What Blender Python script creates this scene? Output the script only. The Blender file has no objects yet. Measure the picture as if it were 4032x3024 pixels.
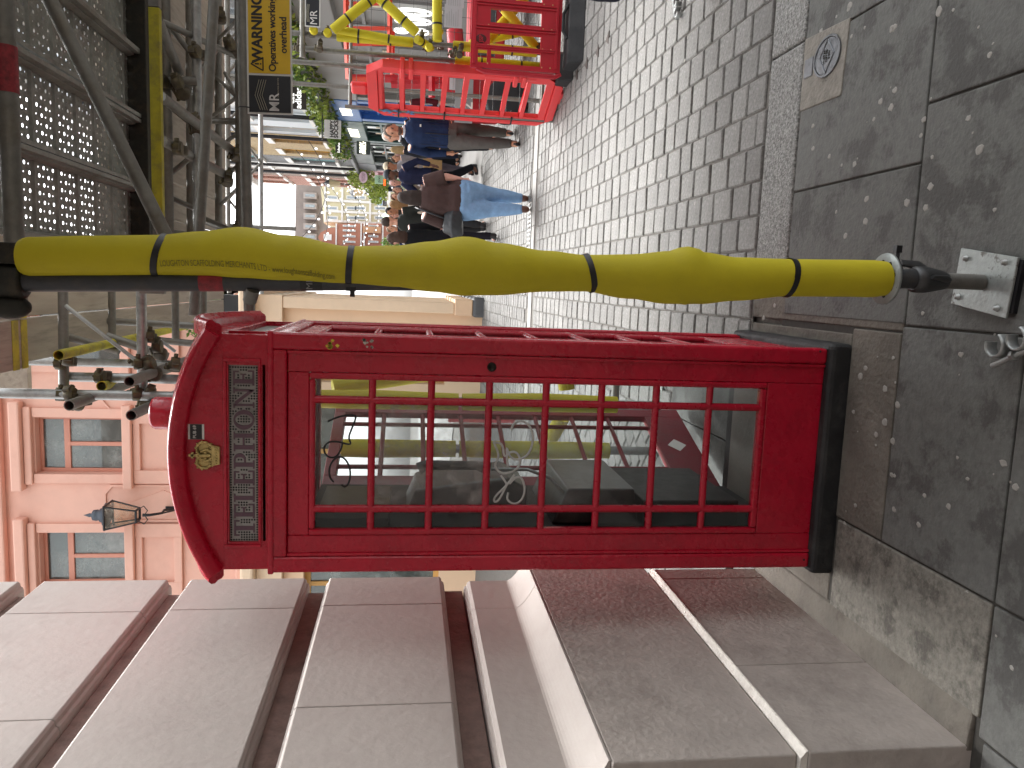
import bpy, bmesh, math, random
from math import sin, cos, pi, radians, sqrt, atan2
from mathutils import Vector, Matrix, Euler, noise as mnoise
random.seed(7)
scene = bpy.context.scene
col = scene.collection

# ---------------------------------------------------------------- camera (phone held upright, file stored on its side)
YAW, PITCH, ROLL, CAMH, FPX = .1273, .1345, .0222, 1.6, 3030.0
FW = Vector((-sin(YAW)*cos(PITCH), cos(YAW)*cos(PITCH), -sin(PITCH)))
_r = Vector((cos(YAW), sin(YAW), 0)); _u = _r.cross(FW)
RT = (_r*cos(ROLL) + _u*sin(ROLL)).normalized(); UP = RT.cross(FW).normalized()
CAMP = Vector((0, 0, CAMH))
cam = bpy.data.cameras.new('camera'); camo = bpy.data.objects.new('camera', cam); col.objects.link(camo)
X, Y, Z = -UP, RT, -FW
camo.matrix_world = Matrix(((X.x, Y.x, Z.x, CAMP.x), (X.y, Y.y, Z.y, CAMP.y), (X.z, Y.z, Z.z, CAMP.z), (0, 0, 0, 1)))
cam.sensor_fit = 'HORIZONTAL'; cam.sensor_width = 36; cam.lens = 36*FPX/4032
cam.clip_start = .05; cam.clip_end = 1000
scene.camera = camo

# ---------------------------------------------------------------- sky, sun, exposure (bright overcast)
SUN_EL, SUN_AZ = radians(58), radians(12)          # azimuth measured from +Y towards +X
w = bpy.data.worlds.new('World'); scene.world = w; w.use_nodes = True
nt = w.node_tree; nt.nodes.clear()
sky = nt.nodes.new('ShaderNodeTexSky'); sky.sky_type = 'NISHITA'; sky.sun_disc = False
sky.sun_elevation = SUN_EL; sky.sun_rotation = SUN_AZ
sky.dust_density = 4; sky.air_density = 1.0; sky.altitude = 0
hs = nt.nodes.new('ShaderNodeHueSaturation'); hs.inputs['Saturation'].default_value = .1
bg = nt.nodes.new('ShaderNodeBackground'); bg.inputs['Strength'].default_value = .15
ow = nt.nodes.new('ShaderNodeOutputWorld')
nt.links.new(sky.outputs[0], hs.inputs['Color']); nt.links.new(hs.outputs[0], bg.inputs['Color']); nt.links.new(bg.outputs[0], ow.inputs['Surface'])
sl = bpy.data.lights.new('sun', 'SUN'); sl.energy = 1.0; sl.angle = radians(25); sl.color = (1, .985, .96)
so = bpy.data.objects.new('sun', sl); col.objects.link(so)
sd = Vector((sin(SUN_AZ)*cos(SUN_EL), cos(SUN_AZ)*cos(SUN_EL), sin(SUN_EL)))
so.rotation_euler = sd.to_track_quat('Z', 'Y').to_euler()
scene.view_settings.view_transform = 'Standard'; scene.view_settings.look = 'None'
scene.view_settings.exposure = 2.1; scene.view_settings.gamma = 1.0; scene.view_settings.use_curve_mapping = False
scene.cycles.max_bounces = 10; scene.cycles.transparent_max_bounces = 24
scene.cycles.caustics_reflective = False; scene.cycles.caustics_refractive = False

def P(U, V, y):
    """World point at depth y on the line of sight of photo position (U right, V down; upright 3024 x 4032)."""
    d = FW + RT*((U-1512)/FPX) - UP*((V-2016)/FPX)
    return CAMP + d*(y/d.y)

def ground_z(y):
    return 0.0 if y < 3.45 else .03*(min(y, 18)-3.45)

# ---------------------------------------------------------------- materials
def srgb(h):
    h = h.lstrip('#'); h = ''.join(c*2 for c in h) if len(h) == 3 else h; v = [int(h[i:i+2], 16)/255 for i in (0, 2, 4)]
    return tuple(((x/12.92) if x <= .04045 else ((x+.055)/1.055)**2.4) for x in v)
MATS = {}
def mat(name, color, rough=.6, metal=0, var=.12, vscale=6, bump=0, bscale=60, dirt=None, dscale=3, damt=.5, dlo=.5, dhi=.7,
        spec=.5, coat=0, emit=0, obj_var=0, stretch=None, sub=0, mask=None):
    if name in MATS: return MATS[name]
    m = bpy.data.materials.new(name); m.use_nodes = True; MATS[name] = m
    t = m.node_tree; b = t.nodes['Principled BSDF']
    c = srgb(color) if isinstance(color, str) else color
    b.inputs['Roughness'].default_value = rough; b.inputs['Metallic'].default_value = metal
    b.inputs['Specular IOR Level'].default_value = spec
    if coat: b.inputs['Coat Weight'].default_value = coat; b.inputs['Coat Roughness'].default_value = .12
    if emit:
        b.inputs['Emission Color'].default_value = (*c, 1); b.inputs['Emission Strength'].default_value = emit
    tc = t.nodes.new('ShaderNodeTexCoord')
    src = tc.outputs['Object']
    if stretch:
        mp = t.nodes.new('ShaderNodeMapping'); mp.inputs['Scale'].default_value = stretch
        t.links.new(src, mp.inputs['Vector']); src = mp.outputs[0]
    n1 = t.nodes.new('ShaderNodeTexNoise'); n1.inputs['Scale'].default_value = vscale; n1.inputs['Detail'].default_value = 8; n1.inputs['Roughness'].default_value = .65
    t.links.new(src, n1.inputs['Vector'])
    mx = t.nodes.new('ShaderNodeMix'); mx.data_type = 'RGBA'
    lo = tuple(x*(1-var) for x in c); hi = tuple(min(1, x*(1+var)) for x in c)
    mx.inputs[6].default_value = (*lo, 1); mx.inputs[7].default_value = (*hi, 1)
    mr = t.nodes.new('ShaderNodeMapRange'); mr.inputs[1].default_value = .3; mr.inputs[2].default_value = .7
    t.links.new(n1.outputs['Fac'], mr.inputs[0]); t.links.new(mr.outputs[0], mx.inputs[0])
    out = mx.outputs[2]
    if dirt:
        n2 = t.nodes.new('ShaderNodeTexNoise'); n2.inputs['Scale'].default_value = dscale; n2.inputs['Detail'].default_value = 10; n2.inputs['Roughness'].default_value = .7
        t.links.new(src, n2.inputs['Vector'])
        r2 = t.nodes.new('ShaderNodeMapRange'); r2.inputs[1].default_value = dlo; r2.inputs[2].default_value = dhi; r2.inputs[4].default_value = damt
        t.links.new(n2.outputs['Fac'], r2.inputs[0])
        m2 = t.nodes.new('ShaderNodeMix'); m2.data_type = 'RGBA'
        t.links.new(r2.outputs[0], m2.inputs[0]); t.links.new(out, m2.inputs[6])
        d = srgb(dirt) if isinstance(dirt, str) else dirt
        m2.inputs[7].default_value = (*d, 1); out = m2.outputs[2]
    if obj_var:
        oi = t.nodes.new('ShaderNodeObjectInfo'); ge = t.nodes.new('ShaderNodeNewGeometry')
        ad = t.nodes.new('ShaderNodeMath'); ad.operation = 'ADD'
        t.links.new(oi.outputs['Random'], ad.inputs[0]); t.links.new(ge.outputs['Random Per Island'], ad.inputs[1])
        fr = t.nodes.new('ShaderNodeMath'); fr.operation = 'FRACT'; t.links.new(ad.outputs[0], fr.inputs[0])
        m3 = t.nodes.new('ShaderNodeMapRange'); m3.inputs[3].default_value = 1-obj_var; m3.inputs[4].default_value = 1+obj_var
        t.links.new(fr.outputs[0], m3.inputs[0])
        vm = t.nodes.new('ShaderNodeVectorMath'); vm.operation = 'SCALE'
        t.links.new(out, vm.inputs[0]); t.links.new(m3.outputs[0], vm.inputs['Scale']); out = vm.outputs[0]
    t.links.new(out, b.inputs['Base Color'])
    if sub:
        b.inputs['Subsurface Weight'].default_value = sub; b.inputs['Subsurface Radius'].default_value = (.02, .01, .005)
    # roughness variation
    rr = t.nodes.new('ShaderNodeMapRange'); rr.inputs[1].default_value = .3; rr.inputs[2].default_value = .7
    rr.inputs[3].default_value = max(.03, rough-.08); rr.inputs[4].default_value = min(1, rough+.1)
    t.links.new(n1.outputs['Fac'], rr.inputs[0]); t.links.new(rr.outputs[0], b.inputs['Roughness'])
    if bump:
        n3 = t.nodes.new('ShaderNodeTexNoise'); n3.inputs['Scale'].default_value = bscale; n3.inputs['Detail'].default_value = 5
        t.links.new(src, n3.inputs['Vector'])
        bp = t.nodes.new('ShaderNodeBump'); bp.inputs['Strength'].default_value = bump; bp.inputs['Distance'].default_value = .01
        t.links.new(n3.outputs['Fac'], bp.inputs['Height']); t.links.new(bp.outputs[0], b.inputs['Normal'])
    return m

def glass_mat(name, tint=(.9, .95, .95), dirt=.12, dirt_glare_col=(.5, .5, .5), dscale=6, refl=1.0, rough=.02, lo=.45, hi=.75):
    if name in MATS: return MATS[name]
    m = bpy.data.materials.new(name); m.use_nodes = True; MATS[name] = m
    t = m.node_tree; t.nodes.clear()
    o = t.nodes.new('ShaderNodeOutputMaterial')
    tr = t.nodes.new('ShaderNodeBsdfTransparent'); tr.inputs[0].default_value = (*tint, 1)
    gl = t.nodes.new('ShaderNodeBsdfGlossy'); gl.inputs['Roughness'].default_value = rough
    fr = t.nodes.new('ShaderNodeFresnel'); fr.inputs[0].default_value = 1.45
    mu = t.nodes.new('ShaderNodeMath'); mu.operation = 'MULTIPLY'; mu.inputs[1].default_value = refl
    t.links.new(fr.outputs[0], mu.inputs[0])
    m1 = t.nodes.new('ShaderNodeMixShader'); t.links.new(mu.outputs[0], m1.inputs[0]); t.links.new(tr.outputs[0], m1.inputs[1]); t.links.new(gl.outputs[0], m1.inputs[2])
    df = t.nodes.new('ShaderNodeBsdfDiffuse'); df.inputs[0].default_value = (*dirt_glare_col, 1)
    tc = t.nodes.new('ShaderNodeTexCoord'); n = t.nodes.new('ShaderNodeTexNoise'); n.inputs['Scale'].default_value = dscale; n.inputs['Detail'].default_value = 9; n.inputs['Roughness'].default_value = .7
    t.links.new(tc.outputs['Object'], n.inputs['Vector'])
    r = t.nodes.new('ShaderNodeMapRange'); r.inputs[1].default_value = lo; r.inputs[2].default_value = hi; r.inputs[3].default_value = dirt*.25; r.inputs[4].default_value = dirt*2
    t.links.new(n.outputs['Fac'], r.inputs[0])
    m2 = t.nodes.new('ShaderNodeMixShader'); t.links.new(r.outputs[0], m2.inputs[0]); t.links.new(m1.outputs[0], m2.inputs[1]); t.links.new(df.outputs[0], m2.inputs[2])
    t.links.new(m2.outputs[0], o.inputs[0])
    return m

# ---------------------------------------------------------------- mesh building helpers
class MB:
    def __init__(s): s.v = []; s.f = []; s.sm = []
    def add(s, vs, fs, smooth=False):
        o = len(s.v); s.v += [tuple(v) for v in vs]
        for f in fs: s.f.append(tuple(i+o for i in f)); s.sm.append(smooth)
        return s
    def box(s, x0, x1, y0, y1, z0, z1, M=None):
        vs = [Vector(p) for p in ((x0, y0, z0), (x1, y0, z0), (x1, y1, z0), (x0, y1, z0), (x0, y0, z1), (x1, y0, z1), (x1, y1, z1), (x0, y1, z1))]
        if M: vs = [M @ v for v in vs]
        return s.add(vs, [(0, 3, 2, 1), (4, 5, 6, 7), (0, 1, 5, 4), (1, 2, 6, 5), (2, 3, 7, 6), (3, 0, 4, 7)])
    def prism(s, poly, c0, c1, fn, smooth=False):
        """poly: list of (a, b); fn(a, b, c) -> point; extruded from c0 to c1."""
        n = len(poly)
        vs = [fn(a, b, c0) for a, b in poly] + [fn(a, b, c1) for a, b in poly]
        fs = [(i, (i+1) % n, n+(i+1) % n, n+i) for i in range(n)]
        s.add(vs, fs, smooth); s.add(vs[:n], [tuple(range(n-1, -1, -1))]); s.add(vs[n:], [tuple(range(n))])
        return s
    def path(s, pts, rad, n=12, cap=True, closed=False, flat=None, smooth=True):
        pts = [Vector(p) for p in pts]; k = len(pts)
        if not isinstance(rad, (list, tuple)): rad = [rad]*k
        rings = []; prev = None
        for i, p in enumerate(pts):
            if closed: t = pts[(i+1) % k]-pts[i-1]
            else: t = pts[min(i+1, k-1)]-pts[max(i-1, 0)]
            t.normalize()
            if prev is None:
                a = Vector((0, 0, 1)) if abs(t.z) < .9 else Vector((1, 0, 0))
                nx = t.cross(a).normalized()
            else:
                nx = (prev - t*prev.dot(t)).normalized()
            prev = nx; ny = t.cross(nx)
            r = rad[i]
            rx, ry = r if isinstance(r, (list, tuple)) else (r, r)
            rings.append([p + nx*(rx*cos(2*pi*j/n)) + ny*(ry*sin(2*pi*j/n)) for j in range(n)])
        vs = [v for r in rings for v in r]; fs = []
        for i in range(k if closed else k-1):
            a, b = i*n, ((i+1) % k)*n
            for j in range(n):
                fs.append((a+j, a+(j+1) % n, b+(j+1) % n, b+j))
        s.add(vs, fs, smooth)
        if cap and not closed:
            s.add(rings[0], [tuple(range(n-1, -1, -1))]); s.add(rings[-1], [tuple(range(n))])
        return s
    def tube(s, a, b, r, n=12, r2=None): return s.path([a, b], [r, r if r2 is None else r2], n)
    def pipe(s, a, b, r, ri, n=14):
        """open-ended hollow tube"""
        a, b = Vector(a), Vector(b); t = (b-a).normalized(); q = Vector((0, 0, 1)) if abs(t.z) < .9 else Vector((1, 0, 0))
        nx = t.cross(q).normalized(); ny = t.cross(nx)
        R = lambda p, r: [p + nx*(r*cos(2*pi*j/n)) + ny*(r*sin(2*pi*j/n)) for j in range(n)]
        rings = R(a, r)+R(b, r)+R(b, ri)+R(a, ri)
        for q0, q1 in ((0, 1), (1, 2), (2, 3), (3, 0)):
            s.add(rings, [(q0*n+j, q0*n+(j+1) % n, q1*n+(j+1) % n, q1*n+j) for j in range(n)], q0 % 2 == 0)
        return s
    def ell(s, c, rx, ry, rz, n=12, m=8, M=None, zmin=-1):
        c = Vector(c); vs = []; fs = []
        for i in range(m+1):
            th = -pi/2+pi*i/m
            for j in range(n):
                ph = 2*pi*j/n; v = Vector((rx*cos(th)*cos(ph), ry*cos(th)*sin(ph), rz*max(sin(th), zmin)))
                vs.append(c + (M @ v if M else v))
        for i in range(m):
            for j in range(n): fs.append((i*n+j, i*n+(j+1) % n, (i+1)*n+(j+1) % n, (i+1)*n+j))
        return s.add(vs, fs, True)
    def lathe(s, prof, c=(0, 0, 0), n=20, M=None):
        c = Vector(c); vs = []
        for r, z in prof:
            for j in range(n):
                v = Vector((r*cos(2*pi*j/n), r*sin(2*pi*j/n), z)); vs.append(c + (M @ v if M else v))
        fs = [(i*n+j, i*n+(j+1) % n, (i+1)*n+(j+1) % n, (i+1)*n+j) for i in range(len(prof)-1) for j in range(n)]
        s.add(vs, fs, True)
        s.add(vs[:n], [tuple(range(n-1, -1, -1))]); s.add(vs[-n:], [tuple(range(n))]); return s
    def mesh(s, name, m=None):
        me = bpy.data.meshes.new(name); me.from_pydata(s.v, [], s.f); me.polygons.foreach_set('use_smooth', s.sm)
        if m: me.materials.append(m)
        me.update(); return me
    def build(s, name, m, parent=None, bevel=0, seg=2, M=None, weld=False):
        o = bpy.data.objects.new(name, s.mesh(name, m)); col.objects.link(o)
        if weld or bevel:
            bm = bmesh.new(); bm.from_mesh(o.data); bmesh.ops.remove_doubles(bm, verts=bm.verts, dist=1e-5)
            bmesh.ops.recalc_face_normals(bm, faces=bm.faces); bm.to_mesh(o.data); bm.free()
        if bevel:
            b = o.modifiers.new('bevel', 'BEVEL'); b.width = bevel; b.segments = seg; b.limit_method = 'ANGLE'; b.angle_limit = radians(40)
        if parent: o.parent = parent
        if M: o.matrix_local = M
        return o
def tag(o, label=None, cat=None, group=None, kind=None):
    if label: o['label'] = label
    if cat: o['category'] = cat
    if group: o['group'] = group
    if kind: o['kind'] = kind
    return o
def empty(name, loc=(0, 0, 0), rz=0, label=None, cat=None, group=None):
    o = bpy.data.objects.new(name, None); col.objects.link(o); o.location = loc; o.rotation_euler = (0, 0, rz); o.empty_display_size = .1
    return tag(o, label, cat, group)
def inst(me, name, parent=None, M=None):
    o = bpy.data.objects.new(name, me); col.objects.link(o)
    if parent: o.parent = parent
    if M: o.matrix_local = M
    return o
def copy_tree(o, parent=None):
    c = o.copy(); col.objects.link(c); c.parent = parent
    for ch in list(o.children): copy_tree(ch, c)
    return c
def text_mb(txt, size=1, extrude=.002, bold=0, align='CENTER', shear=0, space=1.0):
    cu = bpy.data.curves.new('t', 'FONT'); cu.body = txt; cu.size = size; cu.extrude = extrude; cu.offset = bold; cu.align_x = align; cu.align_y = 'CENTER'; cu.shear = shear
    cu.space_character = space; cu.resolution_u = 3
    o = bpy.data.objects.new('t', cu); col.objects.link(o)
    dg = bpy.context.evaluated_depsgraph_get(); me = o.evaluated_get(dg).to_mesh()
    mb = MB(); mb.v = [tuple(v.co) for v in me.vertices]; mb.f = [tuple(p.vertices) for p in me.polygons]; mb.sm = [False]*len(mb.f)
    o.to_mesh_clear(); bpy.data.objects.remove(o); bpy.data.curves.remove(cu)
    return mb
def text(txt, parent, m, M, size=.1, **k):
    mb = text_mb(txt, size, **k)
    return mb.build('lettering', m, parent, M=M)
FACE = Matrix(((1, 0, 0, 0), (0, 0, -1, 0), (0, 1, 0, 0), (0, 0, 0, 1)))   # text plane -> facing -Y
def T(x, y, z): return Matrix.Translation((x, y, z))
def Rz(a): return Matrix.Rotation(a, 4, 'Z')
def frame_dir(a, b):
    """matrix whose Z runs from a to b, origin a"""
    a, b = Vector(a), Vector(b); return T(*a) @ (b-a).to_track_quat('Z', 'Y').to_matrix().to_4x4()

# shared materials
RED = mat('red_gloss_paint', '#b60e2d', .27, var=.1, vscale=9, bump=.3, bscale=38, dirt='#5e0f1c', dscale=5, damt=.35, dlo=.52, dhi=.75, coat=.0, spec=.5)
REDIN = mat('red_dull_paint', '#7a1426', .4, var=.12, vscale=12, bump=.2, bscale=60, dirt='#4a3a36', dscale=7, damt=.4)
GALV = mat('galvanised_steel', '#a3a6a5', .45, .7, var=.22, vscale=30, bump=.1, bscale=150, dirt='#5d5548', dscale=9, damt=.4)
GALVD = mat('weathered_steel_tube', '#7b7a75', .55, .5, var=.25, vscale=25, bump=.12, bscale=120, dirt='#6b5a3c', dscale=8, damt=.35)
STEELD = mat('dark_steel', '#34342f', .55, .6, var=.3, vscale=40, bump=.15, bscale=90, dirt='#5c4a33', dscale=20, damt=.4)
FOAM = mat('yellow_foam', '#c4b726', .62, var=.07, vscale=8, bump=.1, bscale=220, dirt='#9c9230', dscale=2.2, damt=.3, dlo=.5, dhi=.8, spec=.3)
YPAINT = mat('yellow_sprayed_paint', '#b3ab2c', .6, .1, var=.2, vscale=14, bump=.1, bscale=60, dirt='#6e6a48', dscale=8, damt=.6, dlo=.48, dhi=.62)
BLACKP = mat('black_plastic', '#15161a', .4, var=.2, vscale=20)
TIMBER = mat('scaffold_board_timber', '#a1998d', .8, var=.3, vscale=4, bump=.25, bscale=12, stretch=(9, .9, 9), dirt='#6d5f54', dscale=2, damt=.5, obj_var=.2)
WHITEP = mat('white_paint', '#dedcd6', .5, var=.06, vscale=10)
BLACKPAINT = mat('black_gloss_paint', '#1c1f24', .35, var=.2, vscale=15, bump=.05, bscale=60)
# ================================================================ GROUND
MORTAR = mat('dark_joint_grit', '#6f6c67', .95, var=.3, vscale=40, bump=.5, bscale=200)
FARPAVE = mat('street_setts_far', '#8f8d8a', .8, var=.14, vscale=3, bump=.1, bscale=30)
SLAB = mat('york_stone_slab', '#626360', .72, var=.24, vscale=30, bump=.3, bscale=70, dirt='#454442', dscale=4.2, damt=.8, dlo=.5, dhi=.57, obj_var=.07)
SLABR = mat('aggregate_slab', '#7a776f', .85, var=.35, vscale=38, bump=.6, bscale=70, dirt='#46433e', dscale=11, damt=.7, dlo=.5, dhi=.62)
CEMENT = mat('old_cement', '#6f6a62', .9, var=.3, vscale=12, bump=.6, bscale=45, dirt='#45403a', dscale=6, damt=.7, dlo=.48, dhi=.66)
KERB = mat('granite_kerb', '#8a8a87', .7, var=.8, vscale=85, bump=.9, bscale=140)
SETT = mat('granite_sett', '#7d7c79', .72, var=.5, vscale=48, bump=.4, bscale=130, dirt='#67645f', dscale=2.5, damt=.5, obj_var=.13)
BANDST = mat('pale_band_stone', '#9a9894', .75, var=.12, vscale=20, bump=.2, bscale=90, obj_var=.06)

mb = MB()
ys = [-25, 3.45, 6, 9, 12, 15, 18, 40, 400]
for i in range(len(ys)-1):
    a, b = ys[i], ys[i+1]
    za, zb = ground_z(a)-.035, ground_z(b)-.035
    mb.add([(-200, a, za), (200, a, za), (200, b, zb), (-200, b, zb)], [(0, 1, 2, 3)])
tag(mb.build('ground', MORTAR, weld=True), kind='structure')
mb = MB()
for a, b in ((14.5, 18), (18, 60), (60, 400)):
    za, zb = ground_z(a)-.006, ground_z(b)-.006
    mb.add([(-60, a, za), (60, a, za), (60, b, zb), (-60, b, zb)], [(0, 1, 2, 3)])
tag(mb.build('far_paving', FARPAVE, weld=True), kind='structure')

# street setts: rows run down the street, staggered joints
street = tag(empty('street', (0, 3.47, 0)), kind='structure')
def sett_mesh(wx, wy, seed):
    rnd = random.Random(seed); h = .03; c = .006; j = lambda: rnd.uniform(-.0025, .0025)
    a, b = wx/2, wy/2
    lo = [(-a, -b, -h), (a, -b, -h), (a, b, -h), (-a, b, -h)]
    mi = [(-a+j(), -b+j(), -c), (a+j(), -b+j(), -c), (a+j(), b+j(), -c), (-a+j(), b+j(), -c)]
    hi = [(-a+c, -b+c, 0), (a-c, -b+c, j()*.6), (a-c, b-c, j()*.6), (-a+c, b-c, 0)]
    m = MB(); m.add(lo+mi+hi, [(i, (i+1) % 4, 4+(i+1) % 4, 4+i) for i in range(4)]+[(4+i, 4+(i+1) % 4, 8+(i+1) % 4, 8+i) for i in range(4)]+[(8, 9, 10, 11)])
    return m
cand = []
pitch = .161; rnd = random.Random(3)
for r in range(-24, 30):
    xc = .855+pitch*(r+.5)
    y = 3.475+(.1 if r % 2 else 0)-.2
    while y < 14.6:
        L = rnd.choice((.17, .19, .2, .2, .22)); yc = y+L/2
        if y > 3.47 and not (9.05 < y+L and y < 9.33):
            cand.append((xc, yc, L))
        elif 3.36 < y <= 3.47 and y+L-3.476 > .07:
            cand.append((xc, (3.476+y+L)/2, y+L-3.476))
        y += L
def infront(c):
    x, y, L = c; return -.14+(y-3.4)*-.05 < x < .36*y+.45 and y < 9
near = sorted([c for c in cand if infront(c)], key=lambda c: c[1])[:300]
ns = set(near)
sm = {}
for k, (x, y, L) in enumerate(near):
    key = (round(L, 2), k % 4)
    if key not in sm: sm[key] = sett_mesh(pitch-.009, max(.05, L-.006), k).mesh('paving_sett', SETT)
    inst(sm[key], 'paving_sett', street, T(x, y-3.47, ground_z(y)+rnd.uniform(-.002, .002)))
rest = MB()
for k, (x, y, L) in enumerate(cand):
    if (x, y, L) in ns: continue
    m = sett_mesh(pitch-.009, max(.05, L-.006), k % 40); z = ground_z(y)+rnd.uniform(-.002, .002)
    rest.add([(v[0]+x, v[1]+y-3.47, v[2]+z) for v in m.v], m.f)
tag(rest.build('paving_setts_beyond', SETT, street), kind='stuff')
x = -3.0
while x < 5.2:
    L = .62
    m = MB().box(-L/2+.004, L/2-.004, -.125, .125, -.03, .002)
    m.build('band_stone', BANDST, street, bevel=.006, M=T(x+L/2, 9.19-3.47, ground_z(9.19))); x += L

bed = MB()
for a, b in ((3.465, 9), (9, 14.6)): bed.add([(-3.2, a-3.47, ground_z(a)-.0085), (5.3, a-3.47, ground_z(a)-.0085), (5.3, b-3.47, ground_z(b)-.0085), (-3.2, b-3.47, ground_z(b)-.0085)], [(0, 1, 2, 3)])
bed.build('sett_bedding', MORTAR, street, weld=True)
# pavement slabs, kerb
pave = tag(empty('pavement', (0, 2.3, 0)), kind='structure')
MB().add([(-8, -1-2.3, -.0075), (4.2, -1-2.3, -.0075), (4.2, 3.17-2.3, -.0075), (-8, 3.17-2.3, -.0075)], [(0, 1, 2, 3)]).build('slab_bedding', mat('dark_slab_joint', '#3f3d39', .95, var=.3, vscale=40), pave)
def slab(x0, x1, y0, y1, m=SLAB, name='paving_slab', z=0, bev=.005, gap=.0035):
    return MB().box(x0+gap, x1-gap, y0-2.3+gap, y1-2.3-gap, -.05, z).build(name, m, pave, bevel=bev)
for a in ((-.075, .44, 2.325, 3.155), (.44, 1.03, 2.325, 3.155), (1.03, 1.75, 2.325, 3.155), (1.75, 2.6, 2.325, 3.155), (2.6, 3.6, 2.325, 3.155),
          (-.078, .62, 1.2, 2.325), (.62, 1.5, 1.2, 2.325), (1.5, 2.5, 1.2, 2.325), (-.078, .8, 0, 1.2), (.8, 1.8, 0, 1.2), (1.8, 2.9, 0, 1.2),
          (-.81, -.078, 1.82, 2.335), (-.81, -.078, .9, 1.82), (-1.2, -.81, .6, 1.82), (-.81, -.078, -.4, .9), (-1.9, -1.2, .4, 1.8)):
    slab(*a)
slab(-1.15, -.81, 1.82, 2.6, SLABR, z=.002)
slab(-.81, -.1, 2.335, 2.62, CEMENT, 'cement_patch', z=-.001)
slab(-.1, .02, 2.33, 3.46, CEMENT, 'cement_patch', z=-.003)
slab(-1.15, -.12, 2.62, 3.46, CEMENT, 'kiosk_footing', z=-.004)
MB().prism([(-1.26, -.02), (-1.13, -.02), (-1.14, .004), (-1.26, .016)], 1.84-2.3, 3.2-2.3, lambda a, b, c: (a, c, b)).build('cement_fillet', CEMENT, pave, bevel=.008)
slab(-1.65, -.72, 3.465, 4.4, SLAB, z=.032)
slab(-.72, -.24, 3.465, 4.4, SLAB, z=.031)
slab(-3.5, -1.24, 3.22, 3.46, SLAB, z=-.002)
slab(-8, -3.5, 3.22, 3.46, SLAB, z=-.002)
slab(.02, 1.06, 3.16, 3.465, KERB, 'kerb_stone', z=.004, bev=.012)
slab(1.06, 2.1, 3.16, 3.465, KERB, 'kerb_stone', z=.004, bev=.012)
slab(2.1, 3.15, 3.16, 3.465, KERB, 'kerb_stone', z=.004, bev=.012)
slab(3.15, 4.2, 3.16, 3.465, KERB, 'kerb_stone', z=.004, bev=.012)
# trodden chewing gum
GUM = mat('trodden_gum', '#9a9892', .8, var=.15, vscale=60)
mb = MB(); rnd = random.Random(11)
for i in range(260):
    x = rnd.uniform(-1.0, 2.0); y = rnd.uniform(1.6, 3.4) if i < 210 else rnd.uniform(3.5, 5)
    if -1.05 < x < -.12 and y > 2.58: continue
    r = rnd.uniform(.003, .015)*rnd.uniform(.7, 1.1); n = 10; a0 = rnd.uniform(0, 6)
    z = ground_z(y)+.0006
    rr = [r*rnd.uniform(.75, 1.15) for _ in range(n)]
    vs = [(x+rr[j]*cos(a0+2*pi*j/n), y+rr[j]*1.2*sin(a0+2*pi*j/n), z) for j in range(n)]+[(x+.7*rr[j]*cos(a0+2*pi*j/n), y+.84*rr[j]*sin(a0+2*pi*j/n), z+.0012) for j in range(n)]
    mb.add(vs, [(j, (j+1) % n, n+(j+1) % n, n+j) for j in range(n)]+[tuple(range(n, 2*n))])
tag(mb.build('chewing_gum', GUM), 'pale spots of trodden chewing gum dotted over the grey pavement', 'gum', kind='stuff')

# water valve cover in its cement surround
vc = empty('valve_cover', (.92, 3.0, 0), 0, 'oval steel water valve cover set in cement beside the kerb', 'valve cover')
m = MB()
m.prism([(-.15, .155), (-.155, -.16), (.12, -.18), (.14, .155)], -.01, .004, lambda a, b, c: (a, b, c)).build('cement_surround', mat('pale_cement', '#86827a', .9, var=.25, vscale=20, bump=.6, bscale=60), vc, bevel=.004)
COVER = mat('cast_iron_cover', '#74777b', .4, .8, var=.2, vscale=30, bump=.2, bscale=90)
n = 36
ov = lambda rx, ry: [(rx*cos(2*pi*j/n)+.02, ry*sin(2*pi*j/n)-.04) for j in range(n)]
m = MB(); oo, ii = ov(.078, .098), ov(.07, .09)
vs = [(a, b, 0) for a, b in oo]+[(a, b, .010) for a, b in oo]+[(a, b, .010) for a, b in ii]+[(a, b, .003) for a, b in ii]
m.add(vs, [(q*n+j, q*n+(j+1) % n, (q+1)*n+(j+1) % n, (q+1)*n+j) for q in range(3) for j in range(n)]); m.build('rim', COVER, vc)
m = MB().prism(ov(.068, .088), .0, .0075, lambda a, b, c: (a, b, c)); lid = m.build('lid', COVER, vc, bevel=.002)
MB().box(-.025, .05, .068, .135, 0, .008).build('hinge_plate', COVER, vc, bevel=.003)
d = MB()
for a, b in (((-.045, -.04), (.02, .012)), ((.02, .012), (.085, -.04)), ((.085, -.04), (.02, -.092)), ((.02, -.092), (-.045, -.04))):
    d.tube((a[0], a[1], .0085), (b[0], b[1], .0085), .0022, 6)
d.build('diamond_emblem', COVER, lid)
for s, dy in (('WATER', -.022), ('METER', -.04), ('BOX', -.058)):
    text(s, lid, STEELD, T(.02, dy, .0085) @ Rz(pi*0), size=.016, extrude=.001)

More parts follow.
